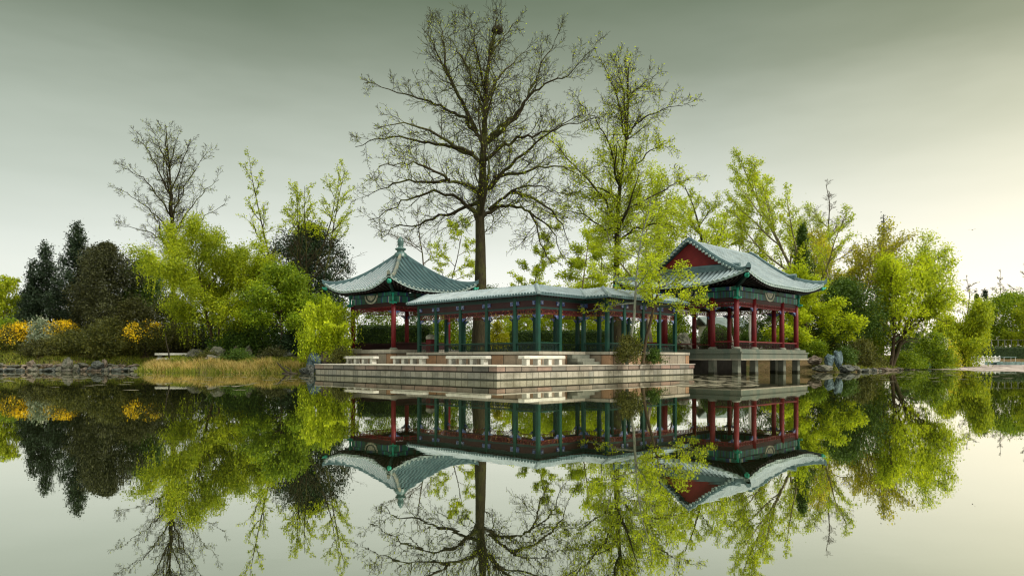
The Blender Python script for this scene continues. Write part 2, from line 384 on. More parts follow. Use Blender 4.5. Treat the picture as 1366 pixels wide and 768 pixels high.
# ------------------------------------------------------------------ setting: water and land
rs = np.random.RandomState(5)
mb = MB(); mb.add([(-700,-120,0),(700,-120,0),(700,800,0),(-700,800,0)], [(0,1,2,3)])
tag(mb.build('pond_water', M['water']), kind='structure')
TH = math.radians(46)
U, V2 = (math.cos(TH), math.sin(TH)), (-math.sin(TH), math.cos(TH))
OX, OY = -.72, 34.0
def lw(u, v):
    return (OX + u*U[0] + v*V2[0], OY + u*U[1] + v*V2[1])
SHORE = [(-400,90),(-120,70),(-60,62),(px(0,58.7),58.7),(px(100,59.2),59.2),(px(180,58.7),58.7),(px(200,55.4),55.4),(px(300,52.5),52.5),(px(390,50.2),50.2),
         lw(3.5,18.3), lw(7.0,15.5), lw(7.0,4.5), lw(13,4.0), lw(19,5.0), lw(23,7.2), lw(28.5,7.4), lw(31.5,4.5), (px(1090,55),55),(px(1140,55.5),55.5),(px(1190,62),62),(px(1232,76),76),(px(1268,90),90),(px(1284,103),103),
         (72,118),(80,127),(110,129),(200,124),(420,124),(900,140),(900,900),(-900,900),(-900,120)]
def seg_dist(P, A, B):
    d = B-A; t = np.clip(((P-A)@d)/max(d@d,1e-9), 0, 1)
    return np.hypot(*(P - (A + t[:,None]*d)).T)
def land_dist(P):
    """signed distance to the shoreline, positive on land"""
    S = np.array(SHORE, dtype=float); n = len(S)
    D = np.full(len(P), 1e9); ins = np.zeros(len(P), bool)
    for i in range(n):
        A, B = S[i], S[(i+1) % n]
        D = np.minimum(D, seg_dist(P, A, B))
        c = ((A[1] > P[:,1]) != (B[1] > P[:,1]))
        with np.errstate(divide='ignore', invalid='ignore'):
            xi = (B[0]-A[0])*(P[:,1]-A[1])/(B[1]-A[1]) + A[0]
        ins ^= c & (P[:,0] < xi)
    return np.where(ins, D, -D)
def wob(x, y, s):
    return (np.sin(x*1.7*s+y*.6*s)+np.sin(y*1.3*s-x*.9*s+1.7)+np.sin((x+y)*2.3*s+.5))/3
def ground_z(P):
    P = np.atleast_2d(np.array(P, dtype=float))
    d = land_dist(P)
    dd = d + .5*wob(P[:,0], P[:,1], .8)*np.clip(d, 0, 1.5)
    z = 1.55*(1-np.exp(-np.clip(dd,0,None)/3.2)) + .10*wob(P[:,0], P[:,1], .55)*np.clip(d/4,0,1)
    left = np.clip((-P[:,0]-24)/12, 0, 1)*np.clip((d-3)/6,0,1)
    z = z + .8*left
    return np.where(d > 0, z + .02, np.clip(d*.5, -1.2, 0) - .02)
def gz(x, y):
    return float(ground_z([(x, y)])[0])
ts = np.concatenate([np.linspace(-3,-.95,14)[:-1], np.linspace(-.95,.95,300), np.linspace(.95,3,14)[1:]])
ys = np.concatenate([np.linspace(30,72,150)[:-1], 72*np.exp(np.linspace(0, math.log(900/72), 90))])
TT, YY = np.meshgrid(ts, ys); P = np.stack([(TT*YY).ravel(), YY.ravel()], 1)
Z = ground_z(P); nx, ny = len(ts), len(ys)
ii = (np.arange(ny-1)[:,None]*nx + np.arange(nx-1)[None,:]).ravel()
Fq = np.stack([ii, ii+1, ii+nx+1, ii+nx], 1)
tag(link('ground', mesh_np('ground', np.column_stack([P, Z]), Fq, M['ground'], True)), kind='structure')
# ------------------------------------------------------------------ architecture (local axes: x = away to the right, y = away to the left)
def tile_cols(s0, s1, period, h):
    h *= 1.3
    n = max(1, round((s1-s0)/period)); p = (s1-s0)/n
    out = []
    for k in range(n):
        c = s0 + (k+.5)*p
        for o, hh in ((-.5,0),(-.30,.05),(-.20,.75),(0,1),(.20,.75),(.30,.05)):
            out.append((c+o*p, hh*h))
    out.append((s1, 0))
    return out, [s0+(k+.5)*p for k in range(n)]

def roof_face(mb, s0, s1, r0fn, r1fn, pos, rows=14, period=.30, h=.075, ends=True, endr=.075):
    """tiled slope: s runs along the eave, r inward; pos(s, r) gives a point"""
    cols, cent = tile_cols(s0, s1, period, h)
    vs, fs, gf = [], [], []
    for s, hh in cols:
        a, b = r0fn(s), max(r1fn(s), r0fn(s)+.001)
        for j in range(rows+1):
            x, y, z = pos(s, a+(b-a)*j/rows)
            vs.append((x, y, z+hh))
    R = rows+1
    for i in range(len(cols)-1):
        for j in range(rows):
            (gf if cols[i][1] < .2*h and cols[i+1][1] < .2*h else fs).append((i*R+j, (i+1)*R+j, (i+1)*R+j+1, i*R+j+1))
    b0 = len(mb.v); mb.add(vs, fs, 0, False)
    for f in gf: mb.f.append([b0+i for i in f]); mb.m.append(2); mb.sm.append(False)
    # drip edge under the tiles
    vs, fs = [], []
    for s, hh in cols:
        x, y, z = pos(s, r0fn(s)); vs += [(x, y, z+hh), (x, y, z-.09-.02*(hh == 0))]
    for i in range(len(cols)-1):
        fs.append((2*i, 2*i+1, 2*i+3, 2*i+2))
    mb.add(vs, fs, 1)
    if ends:
        for c in cent:
            if r0fn(c) > .01: continue
            p0, p1 = Vector(pos(c, 0)), Vector(pos(c, .15))
            d = (p1-p0).normalized(); up = Vector((0,0,.035))
            mb.tube([p0-d*.035+up, p0+d*.06+up], endr, 6, 1, smooth=False)

def column(parent, x, y, z0, z1, r, mat, base=True, n=14, sq=False):
    m = MB()
    if sq: m.bbox(x-r, x+r, y-r, y+r, z0, z1, .03)
    else: m.tube([(x,y,z0),(x,y,z0+.6*(z1-z0)),(x,y,z1)], [r*1.04, r, r*.96], n)
    c = m.build('column', mat, parent)
    if base:
        b = MB(); b.lathe([(r*1.75,z0),(r*1.8,z0+.05),(r*1.5,z0+.12),(r*1.08,z0+.15)], 14, x, y)
        b.build('column_base', M['pier_stone'], c)
    return c

def lattice(mb, p, q, z0, z1, w=.035, nx=6, rows=2, style=0):
    """open screen of thin bars between posts p and q"""
    p, q = Vector((*p,0)), Vector((*q,0))
    def at(t, z): e = p.lerp(q, t); return (e.x, e.y, z)
    for k in range(rows+1):
        z = z0+(z1-z0)*k/rows
        mb.bar(at(0,z), at(1,z), w, w*1.2)
    for k in range(nx+1):
        t = k/nx
        mb.bar(at(t,z0), at(t,z1), w, w)
        if style and k < nx:
            t2 = (k+.5)/nx; dt = .22/nx
            zc = (z0+z1)/2; hz = (z1-z0)*.3
            mb.bar(at(t2-dt,zc-hz), at(t2-dt,zc+hz), w, w); mb.bar(at(t2+dt,zc-hz), at(t2+dt,zc+hz), w, w)
            mb.bar(at(t2-dt,zc+hz), at(t2+dt,zc+hz), w, w); mb.bar(at(t2-dt,zc-hz), at(t2+dt,zc-hz), w, w)

def bracket_mesh(mb, x, y, dx, dy, z, L=.42, h=.26, t=.07):
    """curved wooden bracket under a beam, growing from a column towards (dx, dy)"""
    prof = [(0,0),(L,0),(L*.95,-.05),(L*.62,-.09),(L*.45,-.15),(L*.2,-.17),(.1,-h),(0,-h)]
    nx_, ny_ = -dy, dx
    for sgn in (1,):
        vs = []
        for sd_ in (-t/2, t/2):
            for a, b in prof:
                vs.append((x+dx*a+nx_*sd_, y+dy*a+ny_*sd_, z+b))
        n = len(prof)
        fs = [tuple(range(n)), tuple(range(2*n-1, n-1, -1))]
        for i in range(n):
            j = (i+1) % n
            fs.append((i, n+i, n+j, j))
        mb.add(vs, fs)

def bays(pts):
    return list(zip(pts[:-1], pts[1:]))

def unit(p, q):
    d = Vector((q[0]-p[0], q[1]-p[1])); L = d.length; return d.x/L, d.y/L, L

def beam(parent, name, p, q, z0, z1, w, mats, gap=.0):
    ux, uy, L = unit(p, q)
    m = MB(); zc = (z0+z1)/2
    m.bar((p[0]+ux*gap, p[1]+uy*gap, zc), (q[0]-ux*gap, q[1]-uy*gap, zc), w, z1-z0)
    mat = mats if not isinstance(mats, tuple) else (mats[0] if abs(ux) > abs(uy) else mats[1])
    return m.build(name, mat, parent)

def half_round_panel(parent, p, q, z_top, r, off):
    """painted half-round picture panel hung on the middle of a beam face"""
    ux, uy, L = unit(p, q); nx_, ny_ = uy, -ux
    cx, cy = (p[0]+q[0])/2+nx_*off, (p[1]+q[1])/2+ny_*off
    m = MB()
    def P_(a, rr, o): return (cx+ux*rr*1.25*math.cos(a)+nx_*o, cy+uy*rr*1.25*math.cos(a)+ny_*o, z_top+rr*math.sin(a))
    K = 14
    for r0, r1, mi, o in ((0.0, r*.62, 0, .012), (r*.62, r*.8, 1, .016), (r*.8, r, 0, .02)):
        vs, fs = [], []
        for k in range(K+1):
            a = PI + PI*k/K
            vs += [P_(a, r0, o), P_(a, r1, o), P_(a, r1, -.02)]
        for k in range(K):
            fs += [(3*k, 3*k+1, 3*k+4, 3*k+3), (3*k+1, 3*k+2, 3*k+5, 3*k+4)]
        m.add(vs, fs, mi)
    m.build('painted_panel', [M['cream_panel'], M['dark_green']], parent)

def eave_underside(parent, corners, zfn, inner, z_in, period=.33):
    """rafters and boarding under the eaves: corners = list of (outer p, outer q, inner p, inner q)"""
    m = MB()
    for p, q, a, b in corners:
        n = max(6, int(math.hypot(q[0]-p[0], q[1]-p[1])/period))
        top = []
        for k in range(n+1):
            t = k/n
            o = (p[0]+(q[0]-p[0])*t, p[1]+(q[1]-p[1])*t); i = (a[0]+(b[0]-a[0])*t, a[1]+(b[1]-a[1])*t)
            zo = zfn(o)-.12
            top.append((o, i, zo))
            m.bar((o[0]*.985+i[0]*.015, o[1]*.985+i[1]*.015, zo-.07), (i[0], i[1], z_in-.07), .09, .10, 0)
        vs, fs = [], []
        for o, i, zo in top: vs += [(o[0],o[1],zo), (i[0],i[1],z_in)]
        for k in range(n): fs.append((2*k, 2*k+1, 2*k+3, 2*k+2))
        m.add(vs, fs, 1)
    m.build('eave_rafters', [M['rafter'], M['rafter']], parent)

def ridge_bar(mb, pts, w, h, mi=0):
    """ridge of stacked tiles following pts (its underside), rounded on top"""
    prof = [(-w/2,-.05),(-w/2,h*.55),(-w*.32,h*.6),(-w*.3,h*.85),(0,h),(w*.3,h*.85),(w*.32,h*.6),(w/2,h*.55),(w/2,-.05)]
    pts = [Vector(p) for p in pts]; vs, fs = [], []; n = len(prof)
    for i, p in enumerate(pts):
        d = pts[min(i+1,len(pts)-1)]-pts[max(0,i-1)]; hd = Vector((d.x,d.y,0)).normalized(); a = Vector((hd.y,-hd.x,0))
        if hd.length < .1: a = Vector((1,0,0))
        for s, z in prof: vs.append((p.x+a.x*s, p.y+a.y*s, p.z+z))
    for i in range(len(pts)-1):
        for k in range(n-1): fs.append((i*n+k, (i+1)*n+k, (i+1)*n+k+1, i*n+k+1))
    fs += [tuple(range(n)), tuple(range(len(pts)*n-1, (len(pts)-1)*n-1, -1))]
    mb.add(vs, fs, mi)

# ---- stone terrace at the water
t = empty('stone_terrace', (OX, OY, 0), TH, 'low stone terrace stepping into the pond in front of the green gallery', 'terrace')
TP = [(0,0),(18.6,0),(18.6,3.6),(10,6),(9,20),(5.2,19.6),(2.6,18.9),(0,16.6)]
def inset(poly, d):
    n = len(poly); out = []
    for i in range(n):
        p0, p1, p2 = Vector(poly[i-1]), Vector(poly[i]), Vector(poly[(i+1) % n])
        e1, e2 = (p1-p0).normalized(), (p2-p1).normalized()
        n1, n2 = Vector((-e1.y,e1.x)), Vector((-e2.y,e2.x))
        k = (n1+n2)/(1+n1.dot(n2))
        q = p1+k*d; out.append((q.x,q.y))
    return out
m = MB(); m.prism(inset(TP,.10), -1.0, .365); m.build('wall_course', M['wall_course'], t)
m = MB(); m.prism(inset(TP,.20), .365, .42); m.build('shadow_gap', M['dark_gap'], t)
m = MB(); m.prism(inset(TP,.05), .42, .655); m.build('coping', M['coping'], t)
m = MB(); m.prism(TP, .655, .70); m.build('paving', M['paving'], t)
m = MB(); m.prism(inset(TP,.085), -.4, .055); m.build('waterline_course', M['wet_stone'], t)

# ---- gallery (zigzag covered walk)
FL = 1.45
g = empty('covered_gallery', (OX, OY, 0), TH, 'long open zigzag gallery with green columns and a pale tiled roof', 'gallery')
cl_ = [(7.02,13.75),(7.02,3.78),(11.12,3.78),(11.12,2.02),(18.2,2.02)]
def offset_poly(cl, d):
    """offset the zigzag centre line sideways by d (mitred)"""
    out = []
    for i, p in enumerate(cl):
        ns = []
        if i > 0: a = unit(cl[i-1], p); ns.append((-a[1], a[0]))
        if i < len(cl)-1: a = unit(p, cl[i+1]); ns.append((-a[1], a[0]))
        if len(ns) == 1: k = ns[0]
        else:
            dt = 1+ns[0][0]*ns[1][0]+ns[0][1]*ns[1][1]
            k = ((ns[0][0]+ns[1][0])/dt, (ns[0][1]+ns[1][1])/dt)
        out.append((p[0]+k[0]*d, p[1]+k[1]*d))
    return out
def strip_poly(cl, d):
    return offset_poly(cl, -d) + offset_poly(cl, d)[::-1]
pl = strip_poly(cl_, 1.78)
m = MB(); m.prism(pl[::1], .3, 1.245); m.build('plinth', M['plinth_course'], g)
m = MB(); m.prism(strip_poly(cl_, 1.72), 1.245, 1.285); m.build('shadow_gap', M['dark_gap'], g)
m = MB(); m.prism(strip_poly(cl_, 1.84), 1.285, FL); m.build('kerb', M['kerb_stone'], g)
# steps down to the terrace
sx0, sx1, sy = 7.6, 9.2, 1.94
m = MB()
for k in range(3): m.box(sx0-.0, sx1, sy-.38*(k+1), sy+.002, .68, 1.26-.19*k-.01*k)
m.build('step', M['pier_stone'], g)
# roof
EZ, RZ, HW = 4.66, 5.34, 1.80
def gprof(r):          # r = distance in from the eave
    tt_ = r/HW
    return EZ + (RZ-EZ)*(.62*tt_+.95*tt_**2-.57*tt_**3)/(1.0)
m = MB()
for i in range(len(cl_)-1):
    p, q = cl_[i], cl_[i+1]; ux, uy, L = unit(p, q)
    for side in (-1, 1):
        nx_, ny_ = -uy*side, ux*side
        def turn(j):
            if j == 0 or j == len(cl_)-1: return 0
            a, b = unit(cl_[j-1], cl_[j]), unit(cl_[j], cl_[j+1])
            return math.copysign(1, (a[0]*b[1]-a[1]*b[0])) * side      # +1: this side is the inner side
        t0, t1 = turn(i), turn(i+1)
        def pos(s, r): d = HW-r; return (p[0]+ux*s+nx_*d, p[1]+uy*s+ny_*d, gprof(r))
        def rlo(s):
            lo = 0
            if t0 > 0: lo = max(lo, HW-s)
            if t1 > 0: lo = max(lo, HW-(L-s))
            return min(lo, HW)
        def rhi(s):
            hi = HW
            if s < 0: hi = min(hi, HW+s)
            if s > L: hi = min(hi, HW-(s-L))
            return max(hi, 0)
        a = -HW if t0 < 0 else 0; b = L+HW if t1 < 0 else L
        roof_face(m, a, b, rlo, rhi, pos, 10, .23, .055, endr=.055)
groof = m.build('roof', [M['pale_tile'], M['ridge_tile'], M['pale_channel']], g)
for i in range(1, len(cl_)-1):
    A, B_ = offset_poly(cl_, -HW)[i], offset_poly(cl_, HW)[i]
    for E_ in (A, B_):
        pts = []; m = MB()
        for k in range(7):
            f = k/6
            pts.append((E_[0]+(cl_[i][0]-E_[0])*f, E_[1]+(cl_[i][1]-E_[1])*f, gprof(HW*f)+.01))
        ridge_bar(m, pts, .20, .13); m.build('hip_ridge', M['pale_tile'], groof)
for e_, dirn in ((0, 1), (len(cl_)-1, -1)):
    m = MB(); p = cl_[e_]; q = cl_[1] if e_ == 0 else cl_[-2]; ux, uy, L = unit(p, q)
    for side in (-1, 1):
        pts = [(p[0]-uy*side*(HW-r), p[1]+ux*side*(HW-r), gprof(r)+.02) for r in np.linspace(0, HW, 9)]
        ridge_bar(m, pts, .22, .10)
    vs = [(p[0]+ux*.12-uy*sd_*(HW-r), p[1]+uy*.12+ux*sd_*(HW-r), gprof(r)-.02) for sd_, rr in ((-1, np.linspace(0,HW,9)), (1, np.linspace(HW,0,9))) for r in rr]
    m.add(vs, [tuple(range(len(vs)))], 1)
    m.build('gable_edge', [M['pale_tile'], M['dark_red']], groof)
# soffit
m = MB()
for i in range(len(cl_)-1):
    o, i2 = offset_poly(cl_, -HW+.03), offset_poly(cl_, -1.0); o2, i3 = offset_poly(cl_, HW-.03), offset_poly(cl_, 1.0)
    for A, B_ in ((o, i2), (o2, i3)):
        n = max(3, int(math.hypot(A[i+1][0]-A[i][0], A[i+1][1]-A[i][1])/.23))
        for k in range(n+1):
            f = k/n
            a = (A[i][0]+(A[i+1][0]-A[i][0])*f, A[i][1]+(A[i+1][1]-A[i][1])*f); b = (B_[i][0]+(B_[i+1][0]-B_[i][0])*f, B_[i][1]+(B_[i+1][1]-B_[i][1])*f)
            m.bar((*a, EZ-.15), (*b, EZ+.02), .07, .09)
        m.add([(*A[i], EZ-.10), (*A[i+1], EZ-.10), (*B_[i+1], EZ+.07), (*B_[i], EZ+.07)], [(0,1,2,3)])
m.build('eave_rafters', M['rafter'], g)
# columns and what runs between them
front = [(5.84,13.2),(5.84,11.43),(5.84,9.07),(5.84,6.71),(5.84,4.35),(5.84,2.6),(7.7,2.6),(9.94,2.6),(9.94,.84),(11.6,.84),(13.6,.84),(15.5,.84),(17.4,.84)]
back = [(8.2,13.2),(8.2,11.43),(8.2,9.07),(8.2,6.71),(8.2,4.96),(10.1,4.96),(12.3,4.96),(12.3,3.2),(13.6,3.2),(15.5,3.2),(17.4,3.2)]
for row in (front, back):
    for (x, y) in row:
        column(g, x, y, FL, EZ-.02, .115, M['green_paint'], base=False, sq=True)
    for i, (p, q) in enumerate(bays(row)):
        ux, uy, L = unit(p, q)
        beam(g, 'lintel', p, q, 4.34, 4.62, .16, M['dark_green'], .12)
        beam(g, 'red_panel', p, q, 3.99, 4.335, .07, M['dark_red'], .12)
        beam(g, 'tie_beam', p, q, 3.86, 3.985, .13, M['dark_green'], .12)
        for (e, s) in ((p, 1), (q, -1)):
            pc = MB(); pc.bar((e[0]+ux*s*.13, e[1]+uy*s*.13, 4.20), (e[0]+ux*s*.34, e[1]+uy*s*.34, 4.20), .20, .22)
            pc.build('painted_collar', M['bracket'], g)
        fm = MB(); a, b = (p[0]+ux*.12, p[1]+uy*.12), (q[0]-ux*.12, q[1]-uy*.12)
        lattice(fm, a, b, 3.58, 3.84, .028, max(3, round(L/.40)), 1, 1)
        fm.build('hanging_frieze', M['gold_red'], g)
        for e, sg in ((a, 1), (b, -1)):
            bm_ = MB(); bracket_mesh(bm_, e[0], e[1], sg*ux, sg*uy, 3.54, .34, .20, .05); bm_.build('bracket', M['bracket'], g)
        if not (row is front and i == 6):      # open bay at the steps
            rm = MB(); ux_, uy_ = ux, uy
            lattice(rm, a, b, FL+.08, FL+.44, .026, max(3, round(L/.46)), 1, 1)
            r_ = rm.build('railing', M['dark_green'], g)
            s_ = MB(); s_.bar((a[0],a[1],FL+.50), (b[0],b[1],FL+.50), .20, .055); s_.build('bench_rail', M['green_paint'], r_)

# ---- red-columned pavilions
def pavilion_frame(root, xs, ys, FLz, ct, colr, eave_z, over, open_bays=(), rail_mat='red_paint', rail_board=None, panel_bays=(), zf=0):
    cols = sorted({(x, ys[0]) for x in xs} | {(x, ys[-1]) for x in xs} | {(xs[0], y) for y in ys} | {(xs[-1], y) for y in ys})
    for x, y in cols: column(root, x, y, FLz, ct, colr, M['red_paint'])
    sides = [[(x, ys[0]) for x in xs], [(xs[-1], y) for y in ys], [(x, ys[-1]) for x in xs][::-1], [(xs[0], y) for y in ys][::-1]]
    for si, sd_ in enumerate(sides):
        beam(root, 'eave_purlin', sd_[0], sd_[-1], eave_z-.34, eave_z-.10, .22, (M['beam_x'], M['beam_y']), -.3)
        for i, (p, q) in enumerate(bays(sd_)):
            ux, uy, L = unit(p, q)
            beam(root, 'painted_beam', p, q, ct-.06, ct+.36, .22, (M['beam_x'], M['beam_y']), -.001 if L > 2 else .0)
            beam(root, 'red_panel', p, q, ct-.32, ct-.065, .07, M['dark_red'], colr)
            a, b = (p[0]+ux*colr*.9, p[1]+uy*colr*.9), (q[0]-ux*colr*.9, q[1]-uy*colr*.9)
            fm = MB(); lattice(fm, a, b, ct-.62, ct-.36, .036, max(3, round(L/.42)), 1, 1)
            fm.build('hanging_frieze', M['red_paint'], root)
            for e, sg in ((a, 1), (b, -1)):
                bm_ = MB(); bracket_mesh(bm_, e[0], e[1], sg*ux, sg*uy, ct-.645, .42, .24, .06); bm_.build('bracket', M['bracket'], root)
            if (si, i) in panel_bays: half_round_panel(root, p, q, ct+.52, .62, .125)
            if (si, i) in open_bays: continue
            rm = MB(); lattice(rm, a, b, FLz+.07, FLz+.42, .026, max(3, round(L/.46)), 1, 1)
            r_ = rm.build('railing', M['dark_red'], root)
            s_ = MB(); s_.bar((a[0],a[1],FLz+.50), (b[0],b[1],FLz+.50), .24, .07); s_.build('bench_rail', M[rail_mat], r_)
            if rail_board:
                b_ = MB(); b_.bar((a[0],a[1],FLz+.24), (b[0],b[1],FLz+.24), .03, .42); b_.build('railing_board', M[rail_board], r_)

def corner_beam(root, p, out, z, L, ztip):
    """green beam under a hip, carved head at its tip"""
    m = MB()
    e = (p[0]+out[0]*L, p[1]+out[1]*L)
    m.bar((p[0],p[1],z), (e[0],e[1],ztip), .17, .24)
    c = m.build('corner_beam', M['dark_green'], root)
    h = MB(); h.lathe([(.0,-.15),(.10,-.14),(.15,-.06),(.155,.04),(.11,.13),(.0,.16)], 12); 
    h.tube([(0,0,-.05),(out[0]*.13,out[1]*.13,.02),(out[0]*.22,out[1]*.22,.10)], [.10,.09,.04], 8)
    h.build('carved_head', M['bright_green'], c, (e[0],e[1],ztip))
    s = MB(); s.tube([(0,0,0),(0,0,.35),(0,0,.72)], [.10,.07,.11], 8); s.lathe([(.0,-.10),(.13,-.02),(.09,.06)], 10)
    s.bbox(-.28,.28,-.10,.10,-.02,.10,.03); s.bbox(-.10,.10,-.28,.28,-.022,.098,.03)
    s.build('hanging_post', M['bright_green'], c, (p[0]+out[0]*.14, p[1]+out[1]*.14, z-.75))

# square pavilion on the left
S = 4.95; CX = S/2
pl_root = empty('square_pavilion', (-8.15, 49.0, 0), TH, 'square red-columned pavilion with a pointed tiled roof and a finial', 'pavilion')
m = MB(); m.prism([(-.9,-.9),(S+.9,-.9),(S+.9,S+.9),(-.9,S+.9)], .2, 1.37); m.build('plinth', M['plinth_course'], pl_root)
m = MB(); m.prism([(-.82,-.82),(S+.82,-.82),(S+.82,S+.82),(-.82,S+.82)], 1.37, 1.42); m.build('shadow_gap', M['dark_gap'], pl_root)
m = MB(); m.prism([(-.98,-.98),(S+.98,-.98),(S+.98,S+.98),(-.98,S+.98)], 1.42, 1.66); m.build('kerb', M['kerb_stone'], pl_root)
OV = 1.5; HL = CX+OV; E0 = 5.76; AP = 8.8
pavilion_frame(pl_root, [0, S], [0, S], 1.66, 5.0, .165, E0-.02, OV, open_bays=((3,0),), rail_mat='dark_red', rail_board='dark_red', panel_bays=((3,0),))
def lprof(r): return E0 + .50*r + (AP-E0-.50*HL)*(r/HL)**2
def lift(e, r, R, H, E): return H*max(0, 1-e/E)**2*max(0, 1-r/R)
for k in range(4):
    ca, sa = round(math.cos(k*PI/2)), round(math.sin(k*PI/2))
    def pos(s, r, ca=ca, sa=sa):
        x, y = s, -(HL-r); z = lprof(r)+lift(HL-abs(s), r, 3.0, .78, 3.0)
        return (CX+x*ca-y*sa, CX+x*sa+y*ca, z)
    m = MB(); roof_face(m, -HL, HL, lambda s: 0, lambda s: HL-abs(s), pos, 16, .37, .10, endr=.09)
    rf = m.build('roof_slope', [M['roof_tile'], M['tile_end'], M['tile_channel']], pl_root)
    m = MB(); pts = [pos(-(HL-r), r) for r in np.linspace(.0, HL-.15, 16)]
    p0 = Vector(pts[0]); d = (Vector(pts[0])-Vector(pts[2])).normalized()
    pts = [tuple(p0+Vector((d.x*.12, d.y*.12, .10)))] + pts
    ridge_bar(m, pts, .22, .24)
    m.build('hip_ridge', M['worn_ridge'] if k == 0 else M['ridge_tile'], rf)
    ox, oy = [(-1,-1),(1,-1),(1,1),(-1,1)][k]
    corner_beam(pl_root, ((0 if ox < 0 else S), (0 if oy < 0 else S)), (ox, oy), 5.62, OV-.12, E0+.42)
def lz(o): return lprof(0)+lift(min(HL-abs(o[0]-CX), HL-abs(o[1]-CX)) if max(abs(o[0]-CX),abs(o[1]-CX)) > 9 else HL-min(abs(o[0]-CX),abs(o[1]-CX)), 0, 3.0, .78, 3.0)
a, b = CX-HL+.04, CX+HL-.04
eave_underside(pl_root, [((a,a),(b,a),(0,0),(S,0)), ((b,a),(b,b),(S,0),(S,S)), ((b,b),(a,b),(S,S),(0,S)), ((a,b),(a,a),(0,S),(0,0))], lz, 0, E0+.12)
m = MB(); m.lathe([(.46,AP-.32),(.44,AP-.02),(.30,AP+.06),(.26,AP+.18),(.40,AP+.26),(.40,AP+.34),(.20,AP+.42),(.17,AP+.52),(.22,AP+.62),(.23,AP+.88),(.18,AP+1.04),(.10,AP+1.12),(.05,AP+1.22),(0,AP+1.25)], 18, CX, CX)
m.build('finial', M['finial'], pl_root)
m = MB(); m.box(-.1, S+.1, -.1, S+.1, 5.42, 5.5); m.build('ceiling', M['rafter'], pl_root)

# hip-and-gable pavilion over the water on the right
pr = empty('waterside_pavilion', (14.83, 47.05, 0), TH, 'large red-columned pavilion on stone piers with a red gable facing the water', 'pavilion')
LX, LY = 9.65, 7.15
xs, ys = [0,2.55,7.1,LX], [0,1.72,5.43,LY]
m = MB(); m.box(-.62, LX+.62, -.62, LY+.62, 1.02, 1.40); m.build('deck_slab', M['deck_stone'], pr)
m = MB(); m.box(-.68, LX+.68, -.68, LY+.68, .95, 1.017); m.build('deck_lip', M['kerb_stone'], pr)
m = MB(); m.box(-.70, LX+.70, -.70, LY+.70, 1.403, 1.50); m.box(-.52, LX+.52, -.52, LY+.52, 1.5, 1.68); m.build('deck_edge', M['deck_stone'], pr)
for x in xs:
    for y in ys:
        if x not in (xs[0], xs[-1]) and y != ys[0]: continue
        m = MB(); m.bbox(x-.22, x+.22, y-.22, y+.22, -1.2, .948, .03); pe = m.build('pier', M['pier_stone'], pr)
        m = MB(); m.box(x-.225, x+.225, y-.225, y+.225, -.5, .14); m.build('wet_band', M['wet_stone'], pe)
m = MB(); m.box(-.35, 6.4, 2.4, LY+.5, -1.1, .946); m.box(6.4, LX+.3, 5.6, LY+.5, -1.1, .946); m.build('under_deck_shade', M['dark_gap'], pr)  # added near-black blocks standing in for the shade behind the piers
pavilion_frame(pr, xs, ys, 1.68, 5.16, .175, 5.92, 1.5, open_bays=((3,1),), panel_bays=((3,1),(0,1)))
E1, OV1 = 5.93, 1.52; HWY = LY/2+OV1
XA, XB, YA, YB = -OV1, LX+OV1, -OV1, LY+OV1
def rprof(r): return E1 + .53*r + .0275*r*r - .9*max(0, r-4.5)**2*.35
GX = .12          # barge line of the front gable
def edge_d(v, a, b): return min(v-a, b-v)
for k in range(2):
    def pos(s, r, k=k):
        z = rprof(r)+lift(edge_d(s, XA, XB), r, 2.6, .74, 4.2)
        return (s, YA+r, z) if k == 0 else (XA+XB-s, YB-r, z)
    m = MB()
    roof_face(m, XA, GX, lambda s: 0, lambda s: s-XA, pos, 8, .37, .085, endr=.09)
    roof_face(m, GX, LX-GX, lambda s: 0, lambda s: HWY, pos, 22, .37, .085, endr=.09)
    roof_face(m, LX-GX, XB, lambda s: 0, lambda s: XB-s, pos, 8, .37, .085, endr=.09)
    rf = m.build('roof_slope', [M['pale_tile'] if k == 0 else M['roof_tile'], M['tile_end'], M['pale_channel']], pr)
    for e, xe in ((0, GX), (1, LX-GX)):
        s_ = xe if k == 0 else XA+XB-xe
        m = MB(); pts = [pos(s_, r) for r in np.linspace(1.45, HWY, 20)]
        ridge_bar(m, pts, .46, .28)
        m.build('barge_ridge', M['ridge_tile'], rf)
        # row of tile ends under the barge, facing the gable side
        m = MB(); dx = -1 if e == 0 else 1
        for r in np.arange(1.7, HWY-.02, .24):
            p = pos(s_, r); m.tube([(p[0]+dx*.10, p[1], p[2]-.02), (p[0]+dx*.36, p[1], p[2]-.05)], .085, 7, smooth=False)
        m.build('barge_tile_end', M['tile_end'], rf)
        # hip
        m = MB(); xc = XA if (e == 0) else XB
        pts = []
        for r in np.linspace(0, 1.75, 9):
            x_ = xc+r if e == 0 else xc-r
            pts.append(pos(x_ if k == 0 else XA+XB-x_, r))
        p0, p1 = Vector(pts[0]), Vector(pts[1]); d = (p0-p1).normalized()
        pts = [tuple(p0+Vector((d.x*.16, d.y*.16, .16)))] + pts
        ridge_bar(m, pts, .30, .28)
        m.build('hip_ridge', M['ridge_tile'], rf)
